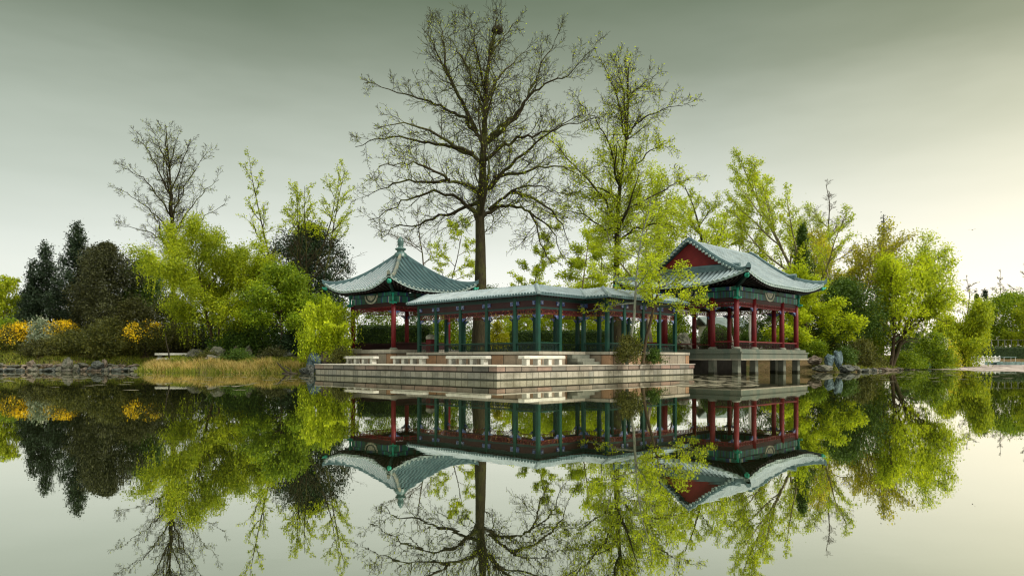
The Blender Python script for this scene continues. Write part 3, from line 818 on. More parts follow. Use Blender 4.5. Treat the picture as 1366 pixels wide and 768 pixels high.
for e in range(2):
    def pos(s, r, e=e):
        z = rprof(r)+lift(edge_d(s, YA, YB), r, 2.6, .74, 4.2)
        return (XA+r, s, z) if e == 0 else (XB-r, YA+YB-s, z)
    m = MB(); roof_face(m, YA, YB, lambda s: 0, lambda s: min(1.95, s-YA, YB-s), pos, 9, .37, .09, endr=.09)
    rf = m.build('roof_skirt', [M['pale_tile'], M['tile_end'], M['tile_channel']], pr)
    x0 = .38 if e == 0 else LX-.38; sg = 1 if e == 0 else -1
    yc = LY/2
    tri = [(YA+r, rprof(r)-.10) for r in np.linspace(1.75, HWY, 14)] + [(YB-r, rprof(r)-.10) for r in np.linspace(HWY, 1.75, 14)[1:]]
    m = MB(); n = len(tri)
    m.add([(x0,y,z) for y,z in tri]+[(x0+sg*.12,y,z) for y,z in tri], [tuple(range(n)), tuple(range(2*n-1,n-1,-1))]+[(i,(i+1)%n,n+(i+1)%n,n+i) for i in range(n)])
    gp = m.build('gable_panel', M['red_board'], pr)
    m = MB(); zb = rprof(1.9)
    m.box(min(x0-sg*.30,x0+sg*.05), max(x0-sg*.30,x0+sg*.05), YA+1.45, YB-1.45, zb-.12, zb+.24)
    m.tube([(x0-sg*.12,YA+1.4,zb+.26),(x0-sg*.12,YB-1.4,zb+.26)], .14, 8)
    m.build('sill_ridge', M['ridge_tile'], gp)
for ox, oy in ((-1,-1),(1,-1),(1,1),(-1,1)):
    corner_beam(pr, (0 if ox < 0 else LX, 0 if oy < 0 else LY), (ox, oy), 5.78, OV1-.12, E1+.40)
def rz_(o):
    ex, ey = edge_d(o[0], XA, XB), edge_d(o[1], YA, YB)
    return E1+lift(max(ex, ey), 0, 2.6, .74, 4.2)
a, b, c, d = XA+.04, XB-.04, YA+.04, YB-.04
eave_underside(pr, [((a,c),(b,c),(0,0),(LX,0)), ((b,c),(b,d),(LX,0),(LX,LY)), ((b,d),(a,d),(LX,LY),(0,LY)), ((a,d),(a,c),(0,LY),(0,0))], rz_, 0, E1+.16)
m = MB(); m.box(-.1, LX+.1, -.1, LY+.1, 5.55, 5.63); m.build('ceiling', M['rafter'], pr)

# ---- stone benches on the terrace
def make_bench(u, v, alongv, label, L=3.5):
    x, y = lw(u, v)
    b = empty('stone_bench', (x, y, .70), TH + (PI/2 if alongv else 0), label, 'bench', 'stone benches along the terrace')
    m = MB(); m.bbox(-L/2, L/2, -.23, .23, .34, .50, .025); m.build('seat', M['bench_stone'], b)
    for k in range(4):
        xx = -L/2+.35+(L-.7)*k/3
        m = MB(); m.bbox(xx-.13, xx+.13, -.18, .18, 0, .338, .02); m.build('leg', M['bench_stone'], b)
make_bench(3.2, 16.1, True, 'pale stone bench at the left end of the terrace beside the round bush', 3.5)
make_bench(4.2, 12.2, True, 'pale stone bench below the right side of the square pavilion', 3.4)
make_bench(4.3, 6.75, True, 'pale stone bench left of the terrace corner, below the big tree trunk', 3.5)
make_bench(4.4, 1.0, False, 'pale stone bench on the terrace just left of the gallery steps', 3.3)
# ------------------------------------------------------------------ vegetation
class Tubes:
    """tapered limbs, gathered by point count and written as one mesh"""
    def __init__(s): s.b = []
    def add(s, pts, rad, lvl): s.b.append((pts, rad, lvl))
    def arrays(s):
        groups = {}
        for pts, rad, lvl in s.b:
            n = 8 if lvl == 0 else 6 if lvl == 1 else 4 if lvl == 2 else 3
            groups.setdefault((len(pts), n), []).append((pts, rad))
        Vs, Fs, base = [], [], 0
        for (L, n), lst in groups.items():
            P = np.array([[tuple(p) for p in b[0]] for b in lst]); R = np.array([b[1] for b in lst])
            D = np.empty_like(P); D[:,1:-1] = P[:,2:]-P[:,:-2]; D[:,0] = P[:,1]-P[:,0]; D[:,-1] = P[:,-1]-P[:,-2]
            D /= np.linalg.norm(D, axis=2, keepdims=True)+1e-9
            up = np.where(np.abs(D[:,:,2:3]) > .9, np.array([1.,0,0]), np.array([0,0,1.]))
            A = np.cross(D, up); A /= np.linalg.norm(A, axis=2, keepdims=True)+1e-9
            B = np.cross(A, D)
            t = 2*PI*np.arange(n)/n
            V = P[:,:,None,:] + R[:,:,None,None]*(A[:,:,None,:]*np.cos(t)[None,None,:,None] + B[:,:,None,:]*np.sin(t)[None,None,:,None])
            K = len(lst)
            idx = base + np.arange(K*L*n).reshape(K, L, n)
            a, b = idx[:,:-1,:], idx[:,1:,:]
            f = np.stack([a, np.roll(a,-1,2), np.roll(b,-1,2), b], -1).reshape(-1, 4)
            Vs.append(V.reshape(-1,3)); Fs.append(f); base += K*L*n
        return np.concatenate(Vs), np.concatenate(Fs)
    def build(s, name, mat, parent):
        V, F = s.arrays()
        return link(name, mesh_np(name, V, F, mat, True), parent)

def leaf_quads(P, size, rs, elong=1.6, hang=0.0, flat=0.0):
    """small diamond leaves at the points P; hang pulls them downwards, flat lays them level"""
    size = size*.70
    n = len(P)
    a = rs.normal(size=(n,3)); a[:,2] -= hang*2.5; a[:,2] *= (1-flat*.8)
    a /= np.linalg.norm(a, axis=1, keepdims=True)
    r = rs.normal(size=(n,3)); 
    if flat: r[:,2] *= (1-flat*.8)
    b = np.cross(a, r); 
    if flat: b[:,2] *= (1-flat)
    b /= np.linalg.norm(b, axis=1, keepdims=True)+1e-9
    s = size*rs.uniform(.6, 1.35, size=(n,1))
    a = a*s*elong*.5; b = b*s*.5
    V = np.stack([P-a, P+b*.9-a*.1, P+a, P-b*.9-a*.1], 1).reshape(-1,3)
    return V, np.arange(4*n).reshape(n,4)

def build_leaves(P, size, mat, parent, rs, name='crown', elong=1.6, hang=0, flat=0):
    V, F = leaf_quads(np.asarray(P), size, rs, elong, hang, flat)
    return link(name, mesh_np(name, V, F, mat), parent)

def grow(T, p, d, length, r0, lvl, cfg, rng, Rcrown=None):
    n = cfg['seg'][lvl]; step = length/n; wobb = cfg['wob'][lvl]; tr = cfg['trop'][lvl]
    te = cfg['taper'][lvl]
    pts, rad, dirs = [p.copy()], [r0], [d.copy()]
    q = p.copy()
    for i in range(n):
        d = (d + Vector((rng.gauss(0,1), rng.gauss(0,1), rng.gauss(0,1)))*wobb + Vector((0,0,tr))).normalized()
        q = q + d*step
        pts.append(q.copy()); rad.append(max(cfg.get('rmin',.015), r0*(1-(i+1)/n*(1-te)))); dirs.append(d.copy())
    T.add(pts, rad, lvl)
    if lvl+1 >= len(cfg['n'])+1: return
    k = cfg['n'][lvl]
    if lvl > 0: k = max(2, int(round(k*(.5+.5*length/(cfg.get('ref',{}).get(lvl, length))))))
    t0 = cfg['t0'][lvl]; az = rng.uniform(0, 2*PI)
    for j in range(k):
        t = t0+(1-t0)*(j+rng.random())/k
        t = min(t, .985)
        x = t*n; i = int(x); f = x-i
        b = pts[i].lerp(pts[i+1], f); rr = rad[i]+(rad[i+1]-rad[i])*f; dd = dirs[i+1]
        az += 2.4+rng.uniform(-.5,.5)
        up = Vector((0,0,1)) if abs(dd.z) < .95 else Vector((1,0,0))
        s = dd.cross(up).normalized(); c = s.cross(dd).normalized()
        an = cfg['ang'][lvl]*(1+rng.uniform(-.25,.25))
        if lvl == 0 and cfg.get('ang_top') is not None: an = an + (cfg['ang_top']-an)*((t-t0)/(1-t0))
        side = s*math.cos(az)+c*math.sin(az)
        if lvl > 0: side = side*1.0 + Vector((0,0,cfg.get('side_up',.15)))
        cd = (dd*math.cos(an)+side.normalized()*math.sin(an)).normalized()
        if lvl == 0 and Rcrown: cl = Rcrown((t-t0)/(1-t0))*rng.uniform(.8,1.1)
        else: cl = length*cfg['lr'][lvl]*rng.uniform(.6,1.15)*(1.1-.55*t)
        if cl < .12: continue
        grow(T, b, cd, cl, max(cfg.get('rmin',.015), min(rr*.75, cl*cfg.get('rl',.026))), lvl+1, cfg, rng)

def fit(T, H, W, rng=None):
    """scale the limbs so the tree is H tall and W wide"""
    zs = [q.z for b in T.b for q in b[0]]; xs = sorted(q.x for b in T.b if b[2] >= 2 for q in b[0][1:]) or sorted(q.x for b in T.b for q in b[0])
    n = len(xs); ww = xs[int(n*.97)]-xs[int(n*.03)]
    fz, fx = H/max(zs), W/max(ww, .1)
    mid = (xs[int(n*.97)]+xs[int(n*.03)])/2; zm = max(zs)
    for pts, rad, lvl in T.b:
        for q in pts:
            k = min(1, max(0, q.z/(zm*.3)))
            q.x = (q.x-mid*k)*fx; q.y *= fx; q.z *= fz
    return T

def sample_twigs(T, minlvl, n, rs, jit=.08):
    B = [b for b in T.b if b[2] >= minlvl]
    A0, A1, wts = [], [], []
    for pts, rad, lvl in B:
        for i in range(len(pts)-1):
            A0.append(tuple(pts[i])); A1.append(tuple(pts[i+1])); wts.append((pts[i+1]-pts[i]).length)
    A0, A1, wts = np.array(A0), np.array(A1), np.array(wts); wts /= wts.sum()
    i = rs.choice(len(A0), n, p=wts); t = rs.random((n,1))
    return A0[i]+(A1[i]-A0[i])*t + rs.normal(scale=jit, size=(n,3))

CFG = {
 'bare':   dict(seg=[9,6,5,3,2], wob=[.05,.12,.14,.16,.15], trop=[.05,.12,.10,.06,.04], taper=[.15,.2,.3,.4,.6], n=[15,10,6,4], t0=[.22,.12,.12,.12], ang=[.85,.62,.6,.6], ang_top=.35, lr=[.5,.5,.52,.55], rmin=.011, side_up=.3),
 'fan':    dict(seg=[8,8,4,3], wob=[.04,.06,.10,.14], trop=[.05,.07,.08,.05], taper=[.2,.15,.3,.5], n=[11,12,4], t0=[.18,.12,.2], ang=[.62,.55,.6], ang_top=.2, lr=[.5,.26,.45], rmin=.011),
 'poplar': dict(seg=[9,6,4,3], wob=[.03,.06,.10,.15], trop=[.05,.10,.08,.06], taper=[.1,.2,.3,.5], n=[18,6,4], t0=[.16,.2,.2], ang=[.65,.5,.6], ang_top=.3, lr=[.5,.42,.5], rmin=.013),
 'round':  dict(seg=[7,5,4,3], wob=[.08,.14,.18,.2], trop=[.05,.05,.02,0], taper=[.2,.3,.4,.5], n=[13,6,4], t0=[.25,.25,.2], ang=[1.0,.75,.8], ang_top=.5, lr=[.5,.5,.5], rmin=.014),
 'willow': dict(seg=[7,6,4,3], wob=[.08,.12,.15,.15], trop=[.06,.04,-.03,-.1], taper=[.2,.3,.4,.5], n=[12,6,4], t0=[.2,.25,.2], ang=[.85,.7,.8], ang_top=.4, lr=[.5,.5,.5], rmin=.014),
 'layer':  dict(seg=[8,5,3,3], wob=[.04,.09,.12,.15], trop=[.06,0,0,0], taper=[.15,.25,.4,.5], n=[20,7,4], t0=[.12,.2,.2], ang=[1.35,.8,.8], ang_top=.9, lr=[.5,.45,.5], rmin=.013),
}
SHAPE = {
 'fan':   lambda t: 2.0*(1-.72*t),
 'bare':  lambda t: .55+.55*math.sin(PI*min(1,t*1.0+.12))-.25*t,
 'poplar':lambda t: .75*(1-t)**.7+.18,
 'round': lambda t: .35+.75*math.sin(PI*(t*.85+.15)),
 'willow':lambda t: .5+.6*math.sin(PI*(t*.8+.15)),
 'layer': lambda t: .9*(1-t)**.8+.12,
}

def tree_root(name, X, Y, label, cat, group=None, z=None):
    return empty(name, (X, Y, gz(X,Y)-.05 if z is None else z), 0, label, cat, group)

def tree(name, pxx, Y, top, wpx, style, leafm, nleaf, lsize, label, seed, bark='bark_brown', lean=0, group=None, cat='tree', r0=None, minlvl=2, hang=0.0, flat=0, elong=1.6,
         strands=0, strand_len=2.0, strand_floor=0.0, jit=.12, z=None, leaf_low=0.0, stems=1, cfg=None, base_px=None):
    """limbed tree whose crown centre is at photo column pxx, Y metres away"""
    rng = random.Random(seed); rs = np.random.RandomState(seed)
    X = px(base_px if base_px is not None else pxx, Y)
    root = tree_root(name, X, Y, label, cat, group, z)
    H = pz(top, Y)-root.location.z; W = wpx/F_PX*Y
    T = Tubes(); cf = dict(CFG[style]); cf.update(cfg or {})
    R = W*.5
    for s in range(stems):
        d = Vector((lean+(rng.uniform(-.25,.25) if stems > 1 else 0), rng.uniform(-.2,.2) if stems > 1 else 0, 1)).normalized()
        hh = H*(1 if s == 0 else rng.uniform(.7,.95))
        grow(T, Vector((rng.uniform(-.15,.15)*(stems > 1), rng.uniform(-.15,.15)*(stems > 1), 0)), d, hh, (r0 or H*.018)*(1 if stems == 1 else .75), 0, cf, rng, lambda t: R*SHAPE[style](t))
    if base_px is None and not lean:
        fit(T, H, W)
    else:
        zs = max(q.z for b in T.b for q in b[0]); xs = sorted(q.x for b in T.b for q in b[0]); mid = (xs[int(len(xs)*.02)]+xs[int(len(xs)*.98)])/2
        fx = W/max(.1, xs[int(len(xs)*.985)]-xs[int(len(xs)*.015)]); want = px(pxx, Y)-X
        for pts, rad, lvl in T.b:
            for q in pts:
                t = min(1, q.z/(zs*.6)); q.x = (q.x-mid*t)*fx + want*t; q.y *= fx; q.z *= H/zs
    T.build('trunk', M[bark], root)
    if nleaf:
        nleaf = int(nleaf*2.0); strands = int(strands*1.3)
        P = sample_twigs(T, minlvl, nleaf, rs, jit)
        if leaf_low: P = P[P[:,2] > leaf_low*H]
        if strands:
            S = sample_twigs(T, 1, strands, rs, .1); S = S[S[:,2] > H*.22]
            k = 16; L = strand_len*rs.uniform(.5,1.2,(len(S),1)); L = np.minimum(L, np.maximum(.1, (S[:,2:3]-.4-strand_floor*H*rs.uniform(.6,1.3,(len(S),1)))*.95))
            tt = np.linspace(0,1,k)[None,:]
            sway = rs.normal(scale=.10, size=(len(S),2))
            Q = np.stack([S[:,0:1]+sway[:,0:1]*tt*L, S[:,1:2]+sway[:,1:2]*tt*L, S[:,2:3]-tt*L], -1).reshape(-1,3)
            Q = Q+rs.normal(scale=.05, size=Q.shape)
            P = np.concatenate([P, Q])
        build_leaves(P, lsize, M[leafm], root, rs, 'crown', elong, hang, flat)
    return root

def puffs(rs, npuff, per, prof, H, W, sig, inner=.45, flat=1.0, zlo=0.0, lump=.25, bias=1.0):
    """leaf points in puffs that fill an uneven crown; prof(t) = relative half width at relative height t"""
    ph = rs.uniform(0, 2*PI, 4)
    t = zlo+(1-zlo)*rs.random(npuff)**bias; th = rs.uniform(0, 2*PI, npuff)
    r = np.array([prof(x) for x in t])*W/2*np.sqrt(rs.uniform(inner**2, 1, npuff))
    r *= 1+lump*np.sin(3*th+ph[0]+5*t)+lump*.7*np.sin(9*t+ph[1]+2*th)
    r = np.maximum(0, r-sig*.5)
    c = np.stack([r*np.cos(th), r*np.sin(th), t*(H-sig)], 1)
    n = npuff*per
    sc_ = np.repeat(rs.uniform(.6,1.4,npuff)*np.array([min(1, .3+1.2*prof(x)) for x in t]), per)[:,None]
    P = np.repeat(c, per, 0)+rs.normal(size=(n,3))*sig*sc_*np.array([1,1,flat])
    P = P[P[:,2] > .02]
    return P

PROF = {
 'cone':  lambda t: max(.03, (1-t)**.9)*min(1, .5+t*4)*1.05,
 'column':lambda t: max(.03, 1-t)**.62*min(1,.6+t*3),
 'egg':   lambda t: math.sqrt(max(0.02, math.sin(PI*min(1, t*.92+.08)))),
 'dome':  lambda t: math.sqrt(max(.02, 1-t*t)),
 'broad': lambda t: math.sqrt(max(.02, 1-(2*t-1)**2))*.9+.1,
}
def puff_tree(name, pxx, Y, top, wpx, prof, leafm, npuff, per, sig, lsize, label, seed, bark='bark_dark', group=None, cat='tree', zlo=.06, inner=.4, flat=1.0, hang=0, lflat=0, elong=1.6, z=None, r0=None, lump=.25, limbs=14, bloom=None, stems=1, bias=1.0):
    rs = np.random.RandomState(seed); rng = random.Random(seed); per = int(per*1.8)
    X = px(pxx, Y); root = tree_root(name, X, Y, label, cat, group, z)
    H = pz(top, Y)-root.location.z; W = wpx/F_PX*Y
    P = puffs(rs, npuff, per, PROF[prof], H, W, sig, inner, flat, zlo, lump, bias)
    T = Tubes(); r0 = r0 or max(.05, H*.016)
    for s in range(stems):
        dx, dy = (0,0) if stems == 1 else (rng.uniform(-.3,.3)*W, rng.uniform(-.3,.3)*W)
        pts = [Vector((dx*k/6, dy*k/6, H*.9*k/6)) for k in range(7)]
        T.add(pts, [r0*(1-.14*k) for k in range(7)], 0)
    for k in range(limbs):
        t = zlo+(.95-zlo)*rng.random(); th = rng.uniform(0, 2*PI); r = PROF[prof](t)*W*.42
        a = Vector((0,0,max(0,t-.08)*H)); e = Vector((r*math.cos(th), r*math.sin(th), t*H))
        T.add([a, a.lerp(e,.4)+Vector((0,0,.05*H*.3)), a.lerp(e,.75)+Vector((0,0,.02*H)), e], [r0*.4, r0*.3, r0*.2, r0*.1], 2)
    T.build('trunk' if cat == 'tree' else 'stem', M[bark], root)
    nm = 'crown' if cat == 'tree' else 'foliage'
    build_leaves(P, lsize, M[leafm], root, rs, nm, elong, hang, lflat)
    if bloom:
        mat, n, sz, lo = bloom
        Q = puffs(rs, max(6, n//25), 25, PROF[prof], H, W*1.04, sig*.8, .85, flat, lo, lump)
        build_leaves(Q, sz, M[mat], root, rs, 'blossom', 1.2)
    return root

# ---- the great bare tree behind the gallery: limbs follow their real spread, each with its own depth
def traced_tree(name, label, Y, trunk, r_base, limbs, seed, bark, leafm, nleaf, lsize, cfg, extra=10, flare=1.9, cat='tree', leaf_bias=None, jit=.1, minlvl=2):
    rng = random.Random(seed); rs = np.random.RandomState(seed)
    bx, by = trunk[0]; X = px(bx, Y); root = tree_root(name, X, Y, label, cat)
    z0 = root.location.z
    T = Tubes()
    def w3(p, dep): return Vector((px(p[0], Y+dep)-X, dep, pz(p[1], Y+dep)-z0))
    tp = [Vector((0,0,-.2)), Vector((0,0,.5))]+[w3(p, .15*math.sin(i)) for i, p in enumerate(trunk[1:])]
    n = len(tp); H = tp[-1].z
    tr = [r_base*flare, r_base*1.25]+[max(.05, r_base*(1-.93*(q.z/H)**.9)) for q in tp[2:]]
    T.add(tp, tr, 0)
    def sub(pts, rad, lvl):
        for i in range(len(pts)-1):
            seglen = (pts[i+1]-pts[i]).length
            k = max(1, int(round(seglen*cfg['dens'])))
            for j in range(k):
                t = (j+rng.random())/k
                b = pts[i].lerp(pts[i+1], t); rr = rad[i]+(rad[i+1]-rad[i])*t
                dd = (pts[i+1]-pts[i]).normalized()
                side = Vector((rng.gauss(0,1), rng.gauss(0,.9), rng.gauss(.25,.8)))
                side = (side-dd*side.dot(dd)).normalized(); an = rng.uniform(.5,1.1)
                frac = (i+t)/(len(pts)-1)
                grow(T, b, (dd*math.cos(an)+side*math.sin(an)).normalized(), cfg['sublen']*rng.uniform(.45,1.15)*(1.15-.6*frac), max(.016, min(rr*.42, .034)), lvl, cfg, rng)
    seen = []
    for L in limbs:
        dep = rng.uniform(-1,1)*.55
        d0 = 0.0; p0 = L[0]
        tx = np.interp(p0[1]+7, [q[1] for q in trunk][::-1], [q[0] for q in trunk][::-1])
        near = min(seen, key=lambda s: (s[0]-p0[0])**2+(s[1]-p0[1])**2) if seen else None
        if near and math.hypot(near[0]-p0[0], near[1]-p0[1]) < min(12, abs(tx-p0[0])): d0 = near[2]
        elif abs(tx-p0[0]) < 26: L = [(tx, p0[1]+7)]+list(L)
        p0 = L[0]; pts = []
        for i, p in enumerate(L):
            run = math.hypot(p[0]-p0[0], p[1]-p0[1])/F_PX*Y
            pts.append(w3(p, d0+dep*run))
        for i in range(len(L)-1):
            for k in range(5):
                f = k/5; q = (L[i][0]+(L[i+1][0]-L[i][0])*f, L[i][1]+(L[i+1][1]-L[i][1])*f)
                seen.append((q[0], q[1], d0+dep*math.hypot(q[0]-p0[0], q[1]-p0[1])/F_PX*Y))
        # smooth and roughen
        fine = []
        for i in range(len(pts)-1):
            for k in range(3):
                q = pts[i].lerp(pts[i+1], k/3)
                if i+k > 1: q += Vector((rng.gauss(0,.07), rng.gauss(0,.10), rng.gauss(0,.07)))
                fine.append(q)
        fine.append(pts[-1]); n = len(fine)
        ln = sum((fine[i+1]-fine[i]).length for i in range(n-1))
        ra = min(r_base*.31, .0165*ln+.022)
        rad = [max(.025, ra*(1-.9*i/(n-1))) for i in range(n)]
        T.add(fine, rad, 1); sub(fine, rad, 2)
    for k in range(extra):
        t = .35+.6*k/extra; q = H*t
        i = max(j for j in range(len(tp)-1) if tp[j].z <= q); f = (q-tp[i].z)/max(.01, tp[i+1].z-tp[i].z)
        b = tp[i].lerp(tp[i+1], f); sgn = -1 if k % 2 else 1
        d = Vector((rng.uniform(-.4,.4), sgn, rng.uniform(.4,.9))).normalized()
        ln = H*.30*(1.1-t*.8); pts = [b]
        for s in range(6):
            d = (d+Vector((rng.gauss(0,.12), rng.gauss(0,.1), .06+rng.gauss(0,.08)))).normalized(); pts.append(pts[-1]+d*ln/6)
        rad = [max(.025, .03*ln*(1-.88*i/6)) for i in range(7)]
        T.add(pts, rad, 1); sub(pts, rad, 2)
    T.build('trunk', M[bark], root)
    P = sample_twigs(T, minlvl, nleaf, rs, jit)
    if leaf_bias: P = P[rs.random(len(P)) < np.clip(leaf_bias(P[:,2]/H), 0, 1)]
    build_leaves(P, lsize, M[leafm], root, rs)
    return root, z0, X

tw = dict(seg=[0,0,5,4,3], wob=[0,0,.14,.17,.2], trop=[0,0,.05,.03,.0], taper=[0,0,.25,.35,.5], n=[0,0,7,5], t0=[0,0,.12,.15], ang=[0,0,.7,.7], lr=[0,0,.55,.55], rmin=.011, dens=1.6, sublen=3.1)
BIG = [[(638,285),(616,268),(580,255),(552,262),(528,276),(491,294)], [(640,258),(622,246),(600,240),(580,228),(559,219),(536,217),(505,222)], [(636,212),(618,202),(590,193),(562,190),(533,182),(500,186),(474,196)],
 [(641,184),(628,170),(616,156),(600,147),(580,138),(548,128),(520,120),(488,111)], [(636,176),(622,148),(606,117),(596,100),(588,84),(578,58),(563,38)], [(643,132),(630,105),(616,78),(606,62),(596,45)],
 [(606,117),(597,96),(592,68),(590,42),(588,30)], [(632,205),(606,196),(575,172),(540,165),(505,170)], [(638,270),(612,282),(585,288),(560,300),(532,302),(508,318)], [(600,240),(575,243),(545,240),(515,250),(490,262)],
 [(650,284),(668,276),(690,275),(706,281),(726,297),(741,315),(752,345)], [(652,280),(668,266),(684,255),(705,248),(728,250),(748,262)], [(658,246),(672,228),(690,212),(715,190),(741,171),(778,152)], [(655,208),(672,195),(689,185),(710,180),(731,176),(760,166),(792,157)],
 [(653,184),(668,168),(684,156),(700,138),(712,122),(735,108),(757,100),(793,64)], [(651,190),(672,172),(694,150),(704,128),(711,108),(728,75),(746,42)], [(649,140),(658,118),(668,99),(684,84),(705,68)], [(648,120),(640,95),(634,62),(632,40),(629,28)],
 [(652,80),(668,55),(678,42),(689,30)], [(706,281),(716,300),(722,325),(736,352)], [(684,255),(705,262),(728,275),(750,300),(762,330)], [(658,236),(690,232),(720,222),(750,222),(776,236)], [(647,150),(636,128),(620,112),(612,96)]]
big, bz, bX = traced_tree('great_tree', 'huge nearly bare tree with a thick dark trunk behind the gallery roof', 56.0, [(641,468),(641,400),(641,330),(640,290),(643,250),(645,200),(647,150),(650,100),(654,66),(659,42),(663,24)], .60, BIG, 11, 'bark_moss', 'lime', 17000, .105, tw, 10,
    leaf_bias=lambda h: 1.15-.85*h)
# bird's nest high in the tree
rs = np.random.RandomState(3)
nx_, nz_ = px(663,56), pz(40,56)
m = MB()
for k in range(220):
    th = rs.uniform(0,2*PI); r = rs.uniform(.12,.45); zz = rs.uniform(-.22,.22)*(1-.2*r)
    c = Vector((r*math.cos(th), r*math.sin(th), zz)); d = Vector((-math.sin(th), math.cos(th), rs.uniform(-.4,.4)))*rs.uniform(.15,.3)
    m.tube([c-d, c+d], .014, 3, cap=False)
m.lathe([(0,-.25),(.28,-.18),(.4,0),(.36,.12),(.1,.02),(0,.0)], 10)
tag(m.build('bird_nest', M['bark_dark'], None, (nx_, 56.05, nz_)), 'round twig nest high in the crown of the huge bare tree', 'nest')

T2 = [[(824,300),(808,268),(790,247),(769,224),(748,203),(729,184)], [(825,240),(818,206),(808,185),(796,163),(782,146),(768,134)], [(831,176),(826,140),(818,116),(808,95),(800,78)], [(838,180),(848,166),(866,155),(893,142),(910,142)],
 [(836,140),(845,122),(858,110),(876,99)], [(828,290),(850,272),(888,252),(905,243),(922,236)], [(826,250),(845,225),(862,205),(878,196),(890,190)], [(823,310),(800,300),(780,285),(755,282),(735,290)], [(824,262),(800,250),(778,250),(752,262)],
 [(836,160),(830,125),(826,100),(822,80)], [(826,320),(848,305),(870,298),(892,300),(905,312)]]
traced_tree('tall_tree', 'tall half-bare tree with yellow-green young leaves right of the huge trunk', 61.0, [(824,470),(822,370),(823,299),(826,262),(828,237),(834,200),(836,184),(838,140),(837,104),(834,80)], .36, T2, 21, 'bark_moss', 'lime', 38000, .14, dict(tw, sublen=2.9, dens=1.0), 8,
    leaf_bias=lambda h: np.where(h > .75, .18, 1.1-.5*h), jit=.16)

# ---- left bank
tree('weeping_willow', -2, 74, 366, 60, 'willow', 'willow', 3000, .17, 'weeping willow cut by the left edge of the picture behind yellow bushes', 31, strands=260, strand_len=3.6, hang=.6, elong=2.4)
g_ = None
tree('cypress_tree', 42, 73, 346, 34, 'layer', 'cypress', 9000, .15, 'short dark cypress, leftmost of the evergreens on the left bank', 32, bark='bark_dark', jit=.2, minlvl=1, hang=.2, cfg=dict(wob=[.008,.09,.12,.15], n=[46,6,3], t0=[.06,.1,.15], ang=[1.25,.7,.7], ang_top=.5, trop=[.06,.04,.02,0]))
tree('cypress_tree', 69, 74, 324, 50, 'layer', 'cypress', 13000, .15, 'dark pointed cypress with tiered top between two other evergreens on the left bank', 33, bark='bark_dark', jit=.2, minlvl=1, hang=.2, cfg=dict(wob=[.008,.09,.12,.15], n=[46,6,3], t0=[.06,.1,.15], ang=[1.25,.7,.7], ang_top=.5, trop=[.06,.04,.02,0]))
tree('cypress_tree', 106, 71, 298, 72, 'layer', 'cypress', 20000, .15, 'tallest dark evergreen of the left bank with a broken spire', 34, bark='bark_dark', jit=.2, minlvl=1, hang=.2, cfg=dict(wob=[.008,.09,.12,.15], n=[46,6,3], t0=[.06,.1,.15], ang=[1.25,.7,.7], ang_top=.5, trop=[.06,.04,.02,0]))
puff_tree('juniper_tree', 141, 68, 322, 84, 'egg', 'juniper', 330, 95, .34, .15, 'broad brownish juniper with a rounded top beside the tallest evergreen', 35, lump=.45, inner=.3, zlo=.12)
puff_tree('pine_tree', 192, 71, 341, 76, 'broad', 'mid_green', 150, 100, .5, .16, 'dark flat-topped pine below the bare tree on the left bank', 36, inner=.4, flat=.55, zlo=.3, lump=.3)
BT = [[(231,332),(214,316),(196,308),(172,302),(154,300)], [(230,312),(214,294),(196,278),(176,262),(156,250)], [(229,290),(214,264),(196,242),(178,230),(162,222)], [(228,262),(214,234),(204,212),(194,196),(184,186)], [(226,226),(216,204),(209,188),(204,176)],
 [(231,336),(244,316),(262,298),(280,284),(300,272)], [(230,314),(246,290),(262,266),(276,252),(292,240)], [(229,286),(243,258),(257,232),(268,214),(276,202)], [(228,256),(239,228),(247,206),(254,190)], [(226,222),(233,198),(238,180)], [(228,270),(222,240),(218,214),(216,196)], [(230,300),(238,270),(240,246),(246,226)]]
traced_tree('bare_tree', 'leafless spreading tree rising above the evergreens on the left bank', 77.0, [(231,470),(231,400),(231,345),(230,310),(229,285),(228,255),(226,222),(223,192),(221,167)], .36, BT, 37, 'bark_moss', 'lime', 2200, .11, dict(tw, sublen=2.6, dens=1.3), 8)
tree('willow_tree', 287, 61, 294, 120, 'willow', 'willow', 34000, .125, 'big lime green willow standing alone behind the straw-coloured reeds', 38, strands=700, strand_len=2.4, hang=.35, elong=2.0, jit=.3, r0=.22, stems=2, minlvl=2)
tree('young_tree', 334, 60, 300, 50, 'poplar', 'lime', 4500, .14, 'slender thin-leaved young tree close beside the big willow', 39, jit=.2, r0=.12)
tree('poplar_tree', 398, 68, 188, 112, 'poplar', 'lime', 7500, .14, 'tall sparse poplar with bright leaf sprays left of the square pavilion', 40, bark='bark_moss', jit=.10, leaf_low=.56, r0=.2, stems=6, cfg=dict(n=[12,5,3], t0=[.35,.15,.2], ang=[.5,.5,.6]))
puff_tree('cedar_tree', 414, 73, 294, 108, 'egg', 'dark_leaf', 240, 105, .45, .17, 'dark round-topped evergreen behind the sparse poplar', 41, inner=.4, lump=.3, zlo=.3)
tree('leafy_tree', 370, 57, 356, 78, 'round', 'fresh', 12000, .16, 'bushy bright green tree between the big willow and the square pavilion', 42, jit=.32, r0=.14)
tree('leafy_tree', 425, 60, 396, 70, 'round', 'fresh', 9000, .15, 'leafy green tree below the dark round evergreen beside the square pavilion', 43, jit=.3, r0=.12)
tree('weeping_tree', 437, 50.5, 398, 64, 'willow', 'lime', 3000, .12, 'small weeping tree trailing lime strands beside the left column of the square pavilion', 44, strands=420, strand_len=2.6, hang=.7, elong=2.4, r0=.10, lean=-.0)
